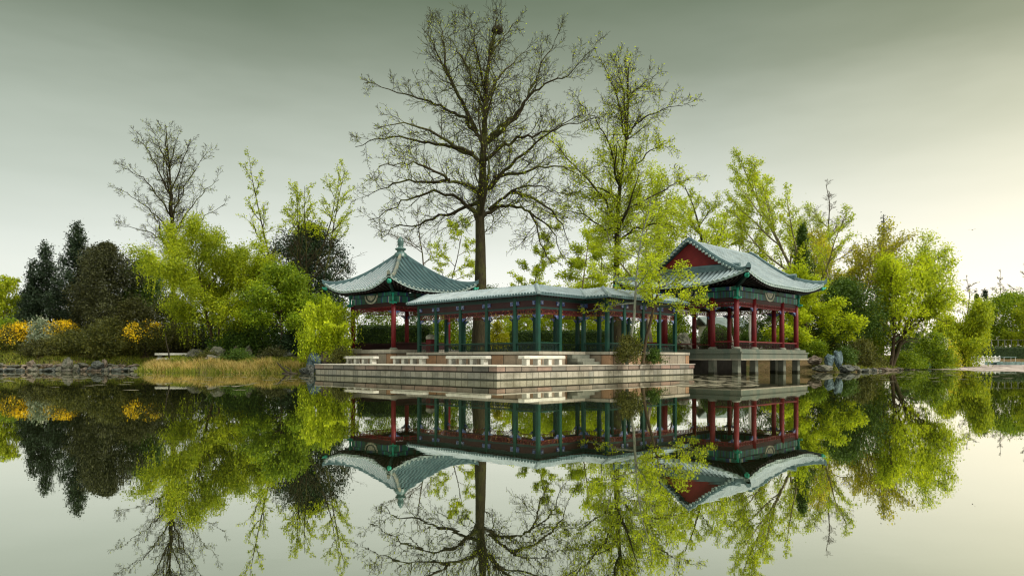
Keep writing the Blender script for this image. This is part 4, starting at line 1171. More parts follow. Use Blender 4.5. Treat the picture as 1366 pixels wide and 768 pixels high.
tree('bare_tree', 546, 78, 262, 86, 'bare', 'olive', 700, .11, 'thin reddish bare tree behind the finial of the square pavilion', 45, bark='bark_brown', r0=.16, cfg=dict(n=[10,7,5,3]))
tree('young_tree', 612, 76, 296, 64, 'round', 'lime', 3600, .15, 'small sparse lime tree just left of the huge trunk', 46, r0=.10)
tree('young_tree', 706, 76, 298, 76, 'poplar', 'lime', 6000, .16, 'thin lime sapling seen above the gallery roof right of the huge trunk', 47, r0=.09)
tree('young_tree', 772, 72, 296, 80, 'layer', 'lime', 10000, .17, 'bushy lime tree above the gallery roof below the arching bare limb', 48, r0=.13, bark='bark_pale', jit=.2)
tree('leafy_tree', 872, 60, 200, 140, 'fan', 'lime', 13000, .135, 'bright leafy tree between the tall half-bare tree and the red gable', 49, r0=.17, jit=.22, bark='bark_pale')
# ---- on the terrace, before the gallery
tree('sapling_tree', 836, 41.2, 252, 96, 'layer', 'lime', 1800, .115, 'slim pale-stemmed sapling in front of the gallery with layered lime sprays', 50, bark='bark_grey', r0=.10, z=.70, jit=.10, flat=.5, cfg=dict(t0=[.34,.15,.15], n=[17,6,4], rmin=.010), leaf_low=.3)
tree('sapling_tree', 885, 42.6, 336, 118, 'layer', 'lime', 2700, .115, 'low spreading tree with a dark stem screening the left side of the red gable', 51, bark='bark_brown', r0=.12, z=.70, jit=.12, flat=.55, cfg=dict(t0=[.5,.15,.15], n=[13,7,4], rmin=.010), base_px=857)
puff_tree('round_shrub', 838, 41.0, 446, 44, 'dome', 'olive', 80, 40, .16, .09, 'loose olive bush at the foot of the pale-stemmed sapling', 52, cat='shrub', z=.70, inner=.3, limbs=20, r0=.03, zlo=.15)
puff_tree('round_shrub', 872, 43.4, 464, 26, 'dome', 'mid_green', 36, 40, .14, .08, 'small dark bush between the dark stem and the red pavilion deck', 53, cat='shrub', z=.70, inner=.3, limbs=8, r0=.03, zlo=.1)
puff_tree('round_shrub', 456, 48.9, 461, 34, 'dome', 'olive', 70, 40, .16, .08, 'grey-green grassy bush at the left end of the terrace', 54, cat='shrub', z=.70, inner=.4, limbs=10, r0=.02, zlo=.1)
# ---- right side
tree('young_tree', 905, 80, 262, 84, 'poplar', 'lime', 7500, .15, 'airy lime tree behind the left slope of the red gable roof', 150, jit=.28, r0=.12)
tree('young_tree', 985, 82, 244, 84, 'fan', 'lime', 8000, .15, 'airy lime tree rising directly behind the ridge of the waterside pavilion', 151, jit=.28, r0=.12)
tree('young_tree', 1098, 78, 262, 80, 'poplar', 'lime', 8500, .15, 'airy lime tree above the right hip of the waterside pavilion', 152, jit=.28, r0=.12)
tree('young_tree', 802, 84, 318, 78, 'round', 'lime', 6500, .16, 'hazy yellow-green tree low behind the tall half-bare tree', 153, jit=.3, r0=.1)
tree('bare_tree', 940, 76, 246, 96, 'bare', 'lime', 6500, .15, 'dark-stemmed thinly leafed tree rising behind the red gable', 55, bark='bark_dark', r0=.30, cfg=dict(n=[14,8,5,3], t0=[.3,.2,.2,.2]))
tree('poplar_tree', 1052, 70, 192, 138, 'fan', 'lime', 11000, .15, 'tall upright lime poplar behind the ridge of the waterside pavilion', 56, bark='bark_pale', r0=.24, jit=.14, cfg=dict(n=[15,12,5]))
tree('bare_tree', 1108, 80, 240, 70, 'bare', 'brown_leaf', 500, .1, 'brown bare twiggy tree showing above the golden willow', 57, bark='bark_brown', r0=.2)
puff_tree('conifer_tree', 1070, 68, 296, 52, 'cone', 'mid_green', 130, 90, .42, .16, 'dark green conifer in front of the tall upright poplar', 58, inner=.15, lump=.4)
tree('layered_tree', 1082, 62, 352, 96, 'layer', 'lime', 13000, .16, 'bright green tree with layered boughs touching the right roof corner', 59, flat=.5, jit=.2, r0=.17, cfg=dict(t0=[.18,.15,.15]))
tree('golden_willow', 1140, 68, 294, 92, 'willow', 'lime_warm', 11000, .16, 'yellowish thin willow with pale upright limbs beyond the right roof corner', 60, bark='bark_pale', strands=120, strand_len=2.2, r0=.2, jit=.22, stems=3)
tree('cypress_tree', 1175, 82, 286, 34, 'layer', 'cypress', 6000, .17, 'thin dark cypress poking up between the golden willow and the leaning willow', 61, bark='bark_dark', jit=.2, minlvl=1, hang=.2, cfg=dict(wob=[.008,.09,.12,.15], n=[46,6,3], t0=[.06,.1,.15], ang=[1.25,.7,.7], ang_top=.5, trop=[.06,.04,.02,0]))
puff_tree('juniper_tree', 1128, 63, 372, 80, 'egg', 'mid_green', 190, 90, .42, .15, 'dusky dark green tree below the golden willow', 62, zlo=.3, inner=.35, lump=.3, r0=.2)
tree('leaning_willow', 1218, 64.5, 308, 122, 'willow', 'lime', 17000, .135, 'big willow with trunks leaning right over the right bank', 63, base_px=1188, lean=.42, strands=430, leaf_low=.36, strand_floor=.27, strand_len=2.8, hang=.4, elong=2.1, jit=.3, r0=.24, stems=3)
tree('willow_tree', 1288, 89, 400, 64, 'willow', 'willow', 9000, .2, 'yellow-green willow at the water between the leaning willow and the far bank', 64, base_px=1276, strands=420, strand_len=4.5, hang=.6, elong=2.3, r0=.24, stems=2, jit=.35)
puff_tree('blossom_shrub', 1160, 68, 424, 44, 'egg', 'fresh', 110, 60, .3, .14, 'green bush with pale blossom left of the leaning trunks', 65, cat='shrub', bloom=('white_bloom', 160, .16, .5), zlo=.1)
puff_tree('blossom_shrub', 1244, 72, 440, 56, 'dome', 'fresh', 120, 60, .32, .15, 'green bush with white blossom right of the leaning trunks', 66, cat='shrub', bloom=('white_bloom', 200, .17, .5), zlo=.1)
puff_tree('round_tree', 1350, 150, 391, 96, 'broad', 'fresh', 260, 70, .8, .34, 'far round-headed green tree on the opposite bank at the right', 67, zlo=.22, inner=.55, lump=.12)
tree('weeping_willow', 1372, 142, 398, 52, 'willow', 'willow', 5000, .3, 'far weeping willow cut by the right edge of the picture', 68, strands=220, strand_len=7, hang=.6, elong=2.4, jit=.4)
puff_tree('far_conifer', 1314, 185, 384, 20, 'cone', 'cypress', 50, 60, .7, .4, 'far dark conifer with a broad base above the round-headed tree', 69, inner=.1, lump=.3)
puff_tree('far_conifer', 1303, 188, 390, 14, 'cone', 'mid_green', 36, 60, .6, .4, 'far slim conifer left of the broad dark one on the opposite bank', 70, inner=.1, lump=.3)
for k, (x_, top_, w_, lb) in enumerate([(1291, 366, 24, 'far thin bare tree on the skyline left of the far conifers'), (1328, 362, 26, 'far bare tree on the skyline right of the far conifers'), (1357, 352, 34, 'far bare reddish tree with a nest shape at the right edge')]):
    tree('far_bare_tree', x_, 200, top_, w_, 'bare', 'brown_leaf', 300, .22, lb, 71+k, bark='bark_brown', r0=.25, cfg=dict(n=[12,6,4], rmin=.03, t0=[.35,.2,.2]))
# ---- behind the gallery and pavilions
def shrub(pxx, Y, top, w_, mat, label, seed, n=90, per=55, sig=.3, ls=.14, prof='dome', name='round_shrub', bloom=None, zlo=.05, inner=.5, lump=.2):
    return puff_tree(name, pxx, Y, top, w_, prof, mat, n, per, sig, ls, label, seed, cat='shrub', limbs=10, r0=.05, zlo=zlo, inner=inner, bloom=bloom, lump=lump)
shrub(700, 68, 404, 70, 'lime', 'bright bush beyond the clipped hedge, right of the huge trunk', 81, 170, prof='egg')
shrub(748, 66, 400, 66, 'lime', 'broad bright bush beyond the hedge in the middle of the gallery', 82, 170, prof='egg')
shrub(806, 66, 404, 64, 'lime', 'bright bush beyond the right end of the hedge', 83, 170, prof='egg')
shrub(663, 64, 428, 36, 'lime_warm', 'yellowish bush just right of the foot of the huge trunk', 84, 50)
shrub(600, 66, 412, 60, 'fresh', 'green bush seen through the gallery left of the huge trunk', 85)
shrub(505, 72, 396, 80, 'fresh', 'green thicket behind the hedge of the square pavilion', 86, 110)
shrub(560, 74, 402, 56, 'mid_green', 'dark green bush between square pavilion and gallery', 87)
shrub(652, 80, 380, 130, 'mid_green', 'loose far bush in the background behind the huge trunk', 88, 120, 50, .45)
shrub(868, 70, 420, 50, 'lime', 'bright bush between the gallery and the waterside pavilion', 89)
shrub(905, 74, 416, 44, 'fresh', 'green bush above the grey rockery behind the pavilion', 90)
shrub(1010, 74, 398, 80, 'mid_green', 'dark green thicket seen through the right half of the waterside pavilion', 91, 120)
shrub(1052, 70, 410, 70, 'fresh', 'leafy green bush behind the right columns of the waterside pavilion', 92)
shrub(1095, 66, 440, 60, 'olive', 'olive bush beside the blue-grey stones', 93)
def topiary(pxx, Y, top, w_, label, seed):
    rs = np.random.RandomState(seed); X = px(pxx, Y); z0 = gz(X, Y); H = pz(top, Y)-z0; W = w_/F_PX*Y
    root = empty('topiary_ball', (X, Y, z0), 0, label, 'shrub')
    d = rs.normal(size=(5200,3)); d /= np.linalg.norm(d, axis=1, keepdims=True); d = d[d[:,2] > -.55]
    P = d*np.array([W/2, W/2, H*.55])*rs.uniform(.93,1.03,(len(d),1))+np.array([0,0,H*.45])
    build_leaves(P, .11, M['mid_green'], root, rs, 'foliage')
    m = MB(); m.lathe([(0,-.05),(W*.36,.0),(W*.455,H*.4),(W*.36,H*.75),(0,H*.93)], 20); m.tube([(0,0,-.1),(0,0,H*.3)], .08, 6); m.build('stem', M['bark_dark'], root)
topiary(955, 66, 432, 40, 'clipped round bush seen between the left columns of the waterside pavilion', 95)
topiary(998, 67, 441, 22, 'smaller clipped round bush beside the white stem in the waterside pavilion', 96)
topiary(893, 66, 446, 20, 'small clipped round bush at the left end of the waterside pavilion', 97)
def hedge(x0, x1, Y0, Y1, top, label, seed, dens=420):
    A, B_ = Vector((px(x0,Y0),Y0,0)), Vector((px(x1,Y1),Y1,0)); L = (B_-A).length; ang = math.atan2(B_.y-A.y, B_.x-A.x)
    z0 = min(gz(A.x,A.y), gz(B_.x,B_.y))-.05; H = pz(top,(Y0+Y1)/2)-z0; D = 1.4
    root = empty('clipped_hedge', (A.x,A.y,z0), ang, label, 'hedge')
    m = MB(); m.bbox(.06, L-.06, .06, D-.06, 0, H-.06, .12); m.build('stem', M['dark_leaf'], root)
    rs = np.random.RandomState(seed); n = int(L*H*dens)
    P1 = np.stack([rs.uniform(0,L,n), rs.normal(0,.05,n), rs.uniform(.02,H,n)],1)
    n2 = int(L*D*dens); P2 = np.stack([rs.uniform(0,L,n2), rs.uniform(0,D,n2), H+rs.normal(0,.06,n2)],1)
    n3 = int(D*H*dens); P3 = np.stack([L*(rs.random(n3) > .5)+rs.normal(0,.05,n3), rs.uniform(0,D,n3), rs.uniform(.02,H,n3)],1)
    build_leaves(np.concatenate([P1,P2,P3]), .11, M['hedge_leaf'], root, rs, 'foliage')
hedge(476, 574, 59, 59, 435, 'dark clipped hedge behind the square pavilion', 98)
hedge(682, 808, 60, 60, 442, 'long dark clipped hedge behind the right half of the gallery', 99)
# ---- left bank shrubs
shrub(10, 67, 424, 56, 'fresh', 'green bush at the left picture edge beside the forsythia', 101)
shrub(28, 65.5, 429, 60, 'olive', 'large forsythia in full yellow flower near the left picture edge', 102, 60, 50, .3, .13, name='forsythia_shrub', bloom=('yellow', 3600, .16, .25), zlo=.15)
shrub(82, 66, 426, 56, 'olive', 'forsythia with a flat yellow spray below the tall evergreens', 103, 50, 45, .25, .13, name='forsythia_shrub', bloom=('yellow', 2400, .16, .55), zlo=.2)
shrub(55, 64.6, 424, 32, 'grey_leaf', 'pale grey-leaved bush between the two yellow forsythias', 104, 60, 50, .28, .14, zlo=.2, prof='egg')
shrub(194, 62.8, 428, 54, 'olive', 'forsythia with one yellow patch above the dark bank, near the stone slabs', 105, 80, 50, .26, .13, name='forsythia_shrub', bloom=('yellow', 1300, .16, .5), prof='broad', zlo=.3)
shrub(228, 63.5, 432, 60, 'olive', 'spreading olive bush over the pale stone slabs', 106, 90, 55, .28, .13, prof='broad', zlo=.4)
shrub(95, 63.5, 440, 64, 'olive', 'olive-brown bush in the middle of the left bank', 107, 100, 60, .32, .13)
shrub(148, 63, 424, 74, 'olive', 'large dull green bush on the left bank below the juniper', 108, 140, 60, .35, .14)
shrub(182, 67, 396, 80, 'brown_leaf', 'brown bush below the flat-topped pine', 109, 130, 60, .4, .14)
shrub(232, 66, 390, 70, 'brown_leaf', 'dusky brown bush left of the big willow', 110, 110, 60, .4, .14)
shrub(58, 63, 452, 60, 'brown_leaf', 'low brown bush on the bank under the forsythias', 111, 70, 55, .25, .12)
shrub(350, 61, 420, 90, 'mid_green', 'shady green bush behind the grey boulders', 112, 120, 60, .35, .14)
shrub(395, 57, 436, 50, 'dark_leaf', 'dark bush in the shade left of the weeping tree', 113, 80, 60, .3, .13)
shrub(312, 60, 440, 60, 'mid_green', 'green bush at the foot of the big willow', 114, 80, 60, .3, .13)
shrub(292, 70, 418, 90, 'mid_green', 'shady thicket behind the trunk of the big willow', 115, 130, 60, .4, .14)
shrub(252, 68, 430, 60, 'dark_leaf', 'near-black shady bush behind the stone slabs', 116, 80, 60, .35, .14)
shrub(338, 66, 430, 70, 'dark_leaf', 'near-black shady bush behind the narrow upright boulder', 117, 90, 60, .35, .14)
shrub(1222, 86, 442, 66, 'mid_green', 'shady bush far behind the trunks of the leaning willow', 126, 90, 60, .4, .16)
# ---- right bank shrubs
shrub(1150, 60, 452, 50, 'olive', 'low olive bush on the right bank near the blue-grey stones', 121, 70, 55, .25, .12)
shrub(1207, 68, 469, 60, 'fresh', 'low green bush under the leaning willow', 122, 80, 55, .28, .13)
shrub(1128, 58, 462, 36, 'mid_green', 'dark low bush behind the rocks at the right shore', 123, 50, 50, .2, .11)
shrub(1085, 60, 452, 40, 'fresh', 'green bush at the right end of the waterside pavilion', 124, 70, 50, .25, .12)
shrub(1262, 84, 452, 30, 'lime_warm', 'yellowish low bush beside the willow at the water', 125, 60, 50, .3, .17)

# far woods closing the background
rs = np.random.RandomState(77); Q = []
for k in range(900):
    x = rs.uniform(-190, 62); y = rs.uniform(100, 150)
    h = 6.5+3.0*wob(np.array(x), np.array(y), .05)+rs.uniform(-.8,1.2); r = rs.uniform(1.2,2.6)
    p = rs.normal(size=(70,3))*np.array([r,r,h*.25])*.55+np.array([x,y,1.5+h*.5*rs.random()])
    Q.append(p)
Q = np.concatenate(Q); Q = Q[Q[:,2] > 1.0]
tag(build_leaves(Q, .55, M['mid_green'], None, rs, 'far_woods'), 'low wood closing the view far behind the park', 'wood', kind='stuff')
# ------------------------------------------------------------------ stones, reeds and small things
def rock_mesh(seed, mat, sub=4):
    import bmesh
    from mathutils import noise as mnoise
    rs = np.random.RandomState(seed)
    bm_ = bmesh.new(); bmesh.ops.create_icosphere(bm_, subdivisions=sub, radius=.5)
    ax = rs.normal(size=(8,3)); ax /= np.linalg.norm(ax, axis=1, keepdims=True); off = rs.uniform(.26,.44,8)
    o3 = Vector(rs.uniform(0,50,3))
    for v in bm_.verts:
        q = v.co.copy()
        p = np.array(v.co)
        for a, o in zip(ax, off):           # cut flat faces into the stone
            d = p@a-o
            if d > 0: p = p-a*d*.85
        n1 = mnoise.fractal(q*3.2+o3, .9, 2.2, 5); rid = abs(mnoise.noise(q*4.5+o3*2))
        p = p*(1+.20*n1-.16*(1-rid)**4)
        v.co = p
    me = bpy.data.meshes.new('rock'); bm_.to_mesh(me); bm_.free(); me.materials.append(mat)
    return me
RK = {k: [rock_mesh(900+i*7+j, M[k]) for i in range(4)] for j, k in enumerate(('rock','rock_warm','rock_blue','rock_dark'))}
def rock(pxx, Y, zc, w_, h_, kind, label, group, seed, d_=None, name='rock'):
    rs = np.random.RandomState(seed)
    o = link(name, RK[kind][seed % 4], None, (px(pxx,Y), Y, zc), rs.uniform(0,6.28), (w_, d_ or w_*rs.uniform(.7,1.1), h_))
    return tag(o, label, 'rock', group)
rs = np.random.RandomState(41)
lab, grp = 'small weathered stone edging the water below the left bank', 'stones edging the left bank'
for k in range(46):
    x = -6+188*(k+rs.uniform(-.3,.3))/46; Y = 58.6+rs.uniform(-.25,.15)
    w_ = rs.uniform(.35,1.15)
    if rs.random() < .15: continue
    rock(x, Y, rs.uniform(.05,.16), w_, rs.uniform(.35,.6), rs.choice(['rock','rock_warm','rock_dark']), lab, grp, 1000+k)
for k in range(22):
    if rs.random() < .35: continue
    x = 0+190*(k+rs.uniform(-.3,.3))/22; Y = 59.3+rs.uniform(-.1,.4)
    rock(x, Y, .38+rs.uniform(0,.12), rs.uniform(.5,1.3), rs.uniform(.3,.5), rs.choice(['rock','rock_warm']), lab, grp, 1100+k)
rock(90, 58.5, .55, .85, 1.25, 'rock', 'upright pale pointed stone on the left shore', None, 1201)
rock(101, 58.3, .30, .6, .8, 'rock', 'round pale stone just right of the upright pointed stone on the left shore', None, 1202)
rock(131, 58.6, .45, 1.25, .95, 'rock_dark', 'largest dark rounded boulder of the left shore', None, 1203)
rock(140, 58.8, .65, .5, .9, 'rock_warm', 'thin standing stone behind the dark rounded boulder', None, 1204)
rock(41, 59.2, .55, .8, .8, 'rock_warm', 'pinkish-grey pointed stone at the water below the forsythias', None, 1205)
shrub(275, 56.6, 470, 40, 'olive', 'low tangled weeds around the grey boulders left of the willow trunk', 211, 50, 45, .2, .1)
shrub(318, 56.0, 466, 40, 'mid_green', 'low green weeds in front of the narrow upright boulder', 212, 50, 45, .2, .1)
shrub(365, 54.4, 464, 46, 'brown_leaf', 'brown tangle of stems by the dark boulders near the weeping tree', 213, 60, 45, .2, .1)
# grey boulders behind the reeds
for i, (x, Y, z, w_, h_, kd, lb) in enumerate([
 (262,60,1.3,1.8,1.2,'rock','jagged grey boulder left of the big willow trunk'), (290,57.5,1.2,1.5,1.7,'rock','tall pale grey boulder at the foot of the big willow'),
 (286,56,.9,1.5,1.2,'rock','smooth light boulder in front of the tall pale boulder'), (330,58,1.3,1.0,1.8,'rock','narrow upright grey boulder right of the willow trunk'),
 (352,57,1.0,1.4,1.2,'rock_dark','dark boulder in the shade of the bushy green tree'), (312,58,1.2,1.2,1.7,'rock_warm','brownish boulder between the two willow stems'),
 (383,55,1.0,1.5,1.3,'rock_dark','dark shaded boulder beside the weeping tree'), (420,49.9,.85,1.2,1.6,'rock_blue','tall bluish stone left of the terrace end'),
 (438,50.2,1.1,1.8,1.6,'rock_warm','brown boulder at the left end of the terrace'), (405,49.5,.2,.9,.6,'rock_dark','wet black rock in the water left of the terrace'),
 (414,47.9,.3,.8,.9,'rock_dark','wet dark rock leaning on the terrace corner')]):
    rock(x, Y, z, w_, h_, kd, lb, None, 1300+i)
# rocks at the right shore
for i, (x, Y, z, w_, h_, kd, lb) in enumerate([
 (1107,54.6,.85,1.1,1.5,'rock_blue','larger of the two blue-grey stones on the right shore'), (1117,55.2,1.0,.8,1.6,'rock_blue','slim blue-grey stone leaning behind the larger one'),
 (1128,54.4,.3,1.3,.7,'rock_dark','flat dark rock right of the blue-grey stones'), (1097,54.2,.3,1.4,.6,'rock','low grey rock between pavilion and blue-grey stones'),
 (1140,55.2,.25,.9,.5,'rock','small grey rock at the end of the right-hand rocks'), (1088,56,.9,1.3,.8,'rock_warm','reddish rock at the right end of the pavilion deck')]):
    rock(x, Y, z, w_, h_, kd, lb, None, 1400+i)
lab, grp = 'small stone edging the water along the right bank', 'stones edging the right bank'
for k in range(20):
    t = k/19; x = 1146+(1228-1146)*t; i = 0
    Y = np.interp(x, [1140,1190,1232], [55.3,61.8,75.8])+rs.uniform(-.3,.2)
    rock(x, Y, .08, rs.uniform(.4,1.1), rs.uniform(.25,.5), rs.choice(['rock','rock_warm','rock_dark']), lab, grp, 1500+k)
lab, grp = 'pale stone block lying under the waterside pavilion', 'stone blocks under the waterside pavilion'
for k, (u, v) in enumerate([(22.0,6.6),(24,6.9),(26,6.9),(27.6,6.8),(29.2,6.2),(20.4,5.4)]):
    x, y = lw(u, v); o = link('rock', RK['rock_warm'][k % 4], None, (x, y, .15), k*1.3, (1.5,1.0,.7)); tag(o, lab, 'rock', grp)
# rockery behind the pavilion
for i, (x, Y, z, w_, h_, lb) in enumerate([(912,72,2.4,2.6,2.6,'tall pale rockery stone behind the left end of the waterside pavilion'), (930,73,2.2,3.0,2.2,'broad pale rockery stone beside the tall one behind the pavilion'),
 (942,70,2.0,1.8,1.8,'small pale rockery stone left of the larger clipped ball'), (921,70,1.8,2.0,1.6,'low pale rockery stone in front of the tall one')]):
    rock(x, Y, z, w_, h_, 'rock', lb, None, 1600+i)

# pale-roofed hut behind the waterside pavilion
Y = 84.0; hx = px(962, Y); z0 = gz(hx, Y)
h = empty('garden_hut', (hx, Y, z0), math.radians(14), 'small hut with a pale roof seen through the waterside pavilion', 'hut')
m = MB(); m.box(-2.2,2.2,-1.4,1.4,0,3.3); wl = m.build('wall', M['white_paint'], h)
m = MB(); m.box(-.5,.5,-1.46,-1.40,0,2.2); m.build('door', M['dark_red'], h)
m = MB(); m.box(1.0,1.8,-1.46,-1.40,1.1,2.1); m.build('window', M['dark_gap'], h)
m = MB(); vs = [(-2.9,-2.1,3.2),(2.9,-2.1,3.2),(2.9,0,4.4),(-2.9,0,4.4),(2.9,2.1,3.2),(-2.9,2.1,3.2)]
m.add(vs+[(x,y,z-.18) for x,y,z in vs], [(0,1,2,3),(3,2,4,5),(9,8,7,6),(11,10,8,9),(0,6,7,1),(4,10,11,5),(1,7,8,2),(2,8,10,4),(5,11,9,3),(3,9,6,0)]); m.build('roof', M['pale_tile'], h)
# white slender stem
x, y = px(1001, 63), 63.0; z0 = gz(x, y)
r_ = empty('birch_tree', (x, y, z0), 0, 'slender white-barked stem behind the front corner column of the waterside pavilion', 'tree')
m = MB(); m.tube([(0,0,0),(.05,0,1.2),(-.03,0,2.4),(.05,0,3.6),(.0,0,5.2),(.1,0,7)], [.16,.14,.13,.12,.10,.06], 8); m.build('trunk', M['white_paint'], r_)
build_leaves(np.random.RandomState(8).normal(size=(900,3))*np.array([1,1,1.1])+np.array([.1,0,6.8]), .14, M['lime'], r_, np.random.RandomState(9))
# litter bin with a pale stone cap inside the gallery
x, y = px(575, 48.9), 48.9
b = empty('litter_bin', (x, y, 1.2), TH, 'dark red bin with a pale cap between gallery and square pavilion', 'bin')
m = MB(); m.bbox(-.26,.26,-.26,.26,0,1.15,.03); m.build('body', M['red_paint'], b)
m = MB(); m.lathe([(0,1.152),(.36,1.16),(.38,1.30),(.30,1.42),(.12,1.50),(0,1.52)], 8); m.build('cap', M['cream_panel'], b)
# stone slabs on the left bank
for i, (x, Y, z, w_, d_, lb) in enumerate([(231,60.5,1.50,2.7,.9,'upper pale stone slab on the left bank beneath the spreading olive bush'), (238,59.3,1.08,3.2,.9,'lower pale stone slab on the left bank, in front of the upper one')]):
    o = empty('stone_slab', (px(x,Y), Y, z-.5), .05, lb, 'slab')
    m = MB(); m.bbox(-w_/2,w_/2,-d_/2,d_/2,.34,.5,.03); m.build('top', M['bench_stone'], o)
    for sx_ in (-1,1):
        m = MB(); m.box(sx_*w_*.36-.18,sx_*w_*.36+.18,-d_*.36,d_*.36,-.6,.337); m.build('leg', M['pier_stone'], o)
# retaining wall at the left end of the terrace
x, y = lw(4.2, 20.3)
o = empty('retaining_wall', (x, y, .2), TH, 'low brown stone wall between the terrace end and the square pavilion', 'wall')
m = MB(); m.box(-.9,1.2,-.9,.5,0,1.42); m.build('wall_body', M['plinth_course'], o)
m = MB(); m.box(-1.0,1.25,-1.0,.55,1.423,1.55); m.build('coping', M['kerb_stone'], o)
# thin dark leaning stem by the slabs
x, y = px(224,58.4), 58.4
o = empty('dead_sapling', (x, y, gz(x,y)), 0, 'thin dark leaning stem in front of the pale stone slabs', 'tree')
m = MB(); m.tube([(0.15,0,0),(.05,0,.8),(-.12,0,1.5),(-.2,0,2.3)], [.07,.06,.05,.03], 6); m.build('trunk', M['bark_dark'], o)
m = MB(); m.tube([(-.05,0,1.2),(.25,.1,1.8),(.4,.1,2.2)], [.04,.03,.015], 5); m.build('branch', M['bark_dark'], o)
# driftwood at the reeds
x, y = px(388, 49.3), 49.3
m = MB(); m.tube([(0,0,-.1),(-.4,.1,.2),(-.85,.1,.62),(-1.0,.1,.8)], [.09,.08,.05,.02], 6); m.tube([(.05,0,-.1),(-.1,.2,.3),(-.5,.3,.55)], [.07,.05,.02], 6); m.tube([(.5,0,-.05),(0,0,.04),(-.6,-.1,.02)], [.07,.09,.05], 6)
tag(m.build('driftwood', M['bark_dark'], None, (x, y, 0)), 'dark forked branch lying in the water at the end of the reeds', 'driftwood')
# reeds and grasses
def blades(name, mat, pts, h0, h1, w_, rs, spread=.25):
    n = len(pts); base = np.asarray(pts, float)
    hh = rs.uniform(h0, h1, (n,1)); th = rs.uniform(0, 2*PI, n)
    side = np.stack([np.cos(th), np.sin(th), 0*th], 1)*w_*.5
    tip = base+np.concatenate([rs.normal(scale=spread, size=(n,2))*hh, hh], 1)
    mid = (base*.45+tip*.55); mid[:,2] += hh[:,0]*.10
    V = np.stack([base-side, base+side, mid+side*.7, tip, mid-side*.7], 1).reshape(-1,3)
    return mesh_np(name, V, np.arange(5*n).reshape(n,5), M[mat])
def bank_pts(n, x0, x1, d0, d1, rs, clump=.0):
    """points on the ground d0..d1 metres inland of the visible shore"""
    out = []
    while len(out) < n:
        k = 6000; x = rs.uniform(x0, x1, k); Y = rs.uniform(45, 82, k); P = np.stack([px(x, Y), Y], 1)
        d = land_dist(P); ok = (d > d0) & (d < d1)
        if clump: ok &= rs.random(k) < np.clip(.5+clump*wob(P[:,0]*.7+.6*np.sin(P[:,1]*3.1), P[:,1]*1.9+.5*np.sin(P[:,0]*2.3), 1.1), .12, 1)
        P = P[ok]; z = ground_z(P); out += list(np.column_stack([P, z-.02]))
    return np.array(out[:n])
rs = np.random.RandomState(55)
cc = bank_pts(330, 196, 402, .15, 1.5, rs, .8)
q = np.repeat(cc, 22, 0)+np.concatenate([rs.normal(scale=.20, size=(330*22,2)), np.zeros((330*22,1))], 1); q[:,2] = ground_z(q[:,:2])-.02
V_ = blades('reeds', 'straw', q, .18, .62, .024, rs, .38)
tag(link('reeds', V_), 'straw-coloured reeds in clumps along the shore below the big willow', 'reeds', kind='stuff')
tag(link('bank_grass', blades('bank_grass', 'grass', np.concatenate([bank_pts(19000, 180, 420, -.15, 3.0, rs, .6), bank_pts(9000, 1085, 1235, .1, 5, rs, .9), bank_pts(7000, -20, 190, .7, 6, rs, 1.2)]), .12, .4, .03, rs, .3)), 'short green and yellow grass on the banks', 'grass', kind='stuff')
P = np.concatenate([bank_pts(9000, -20, 330, .6, 8, rs, .8), bank_pts(5000, 1080, 1240, .4, 6, rs, .8)]); P[:,2] += rs.uniform(.02,.18,len(P))
tag(build_leaves(P, .16, M['brown_leaf'], None, rs, 'fallen_leaves', 1.3, 0, .8), 'brown fallen leaves and low weeds covering the banks', 'leaf litter', kind='stuff')
P = np.concatenate([bank_pts(4000, -20, 330, 1.0, 8, rs, 1.3), bank_pts(4000, 1080, 1240, .4, 6, rs, .8)]); P[:,2] += rs.uniform(.02,.3,len(P))
tag(build_leaves(P, .16, M['olive'], None, rs, 'undergrowth', 1.5), 'low olive ground cover on the banks', 'ground cover', kind='stuff')
# catkins floating on the water at the right, and scattered litter
def floaters(n, fn, smin, smax, z=.004):
    vs, fs = [], []
    for k in range(n):
        x, y = fn(); r = rs.uniform(smin, smax); q = rs.randint(5,8); a0 = rs.uniform(0,6.28)
        b = len(vs)
        for i in range(q):
            a = a0+2*PI*i/q; rr = r*rs.uniform(.5,1.1); vs.append((x+rr*math.cos(a)*1.6, y+rr*math.sin(a), z+(k % 7)*.0008))
        fs.append(tuple(range(b, b+q)))
    m = MB(); m.add(vs, fs); return m
def film_pt():
    while True:
        x = rs.uniform(1205, 1400); y = 484.8+abs(rs.normal(0, 4.2))
        lim = 489.5+ (x-1205)/160*6
        if y < lim+rs.uniform(-1,1.5) and y > 487.5-(x-1205)/160*2.2 + rs.uniform(-.4,.8):
            Y = CAMZ*F_PX/(y-HOR); X = px(x, Y)
            if Y < 118 and land_dist(np.array([[X, Y]]))[0] < -.3: return X, Y
m = floaters(2600, film_pt, .35, 1.1)
tag(m.build('floating_catkins', M['catkin']), 'pale film of fallen catkins floating on the water at the right', 'floating film', kind='stuff')
def drift_pt():
    while True:
        if rs.random() < .45: x, y = rs.uniform(1085, 1366), 491+abs(rs.normal(0, 6))
        elif rs.random() < .6: x, y = rs.uniform(905, 1010), rs.uniform(500, 516)
        else: x, y = rs.uniform(0, 430), 497+abs(rs.normal(0, 8))
        Y = CAMZ*F_PX/(y-HOR); X = px(x, Y)
        if land_dist(np.array([[X, Y]]))[0] < -.2: return X, Y
m = floaters(900, drift_pt, .05, .22)
tag(m.build('floating_leaves', M['litter']), 'small leaves and scraps floating on the pond', 'floating leaves', kind='stuff')
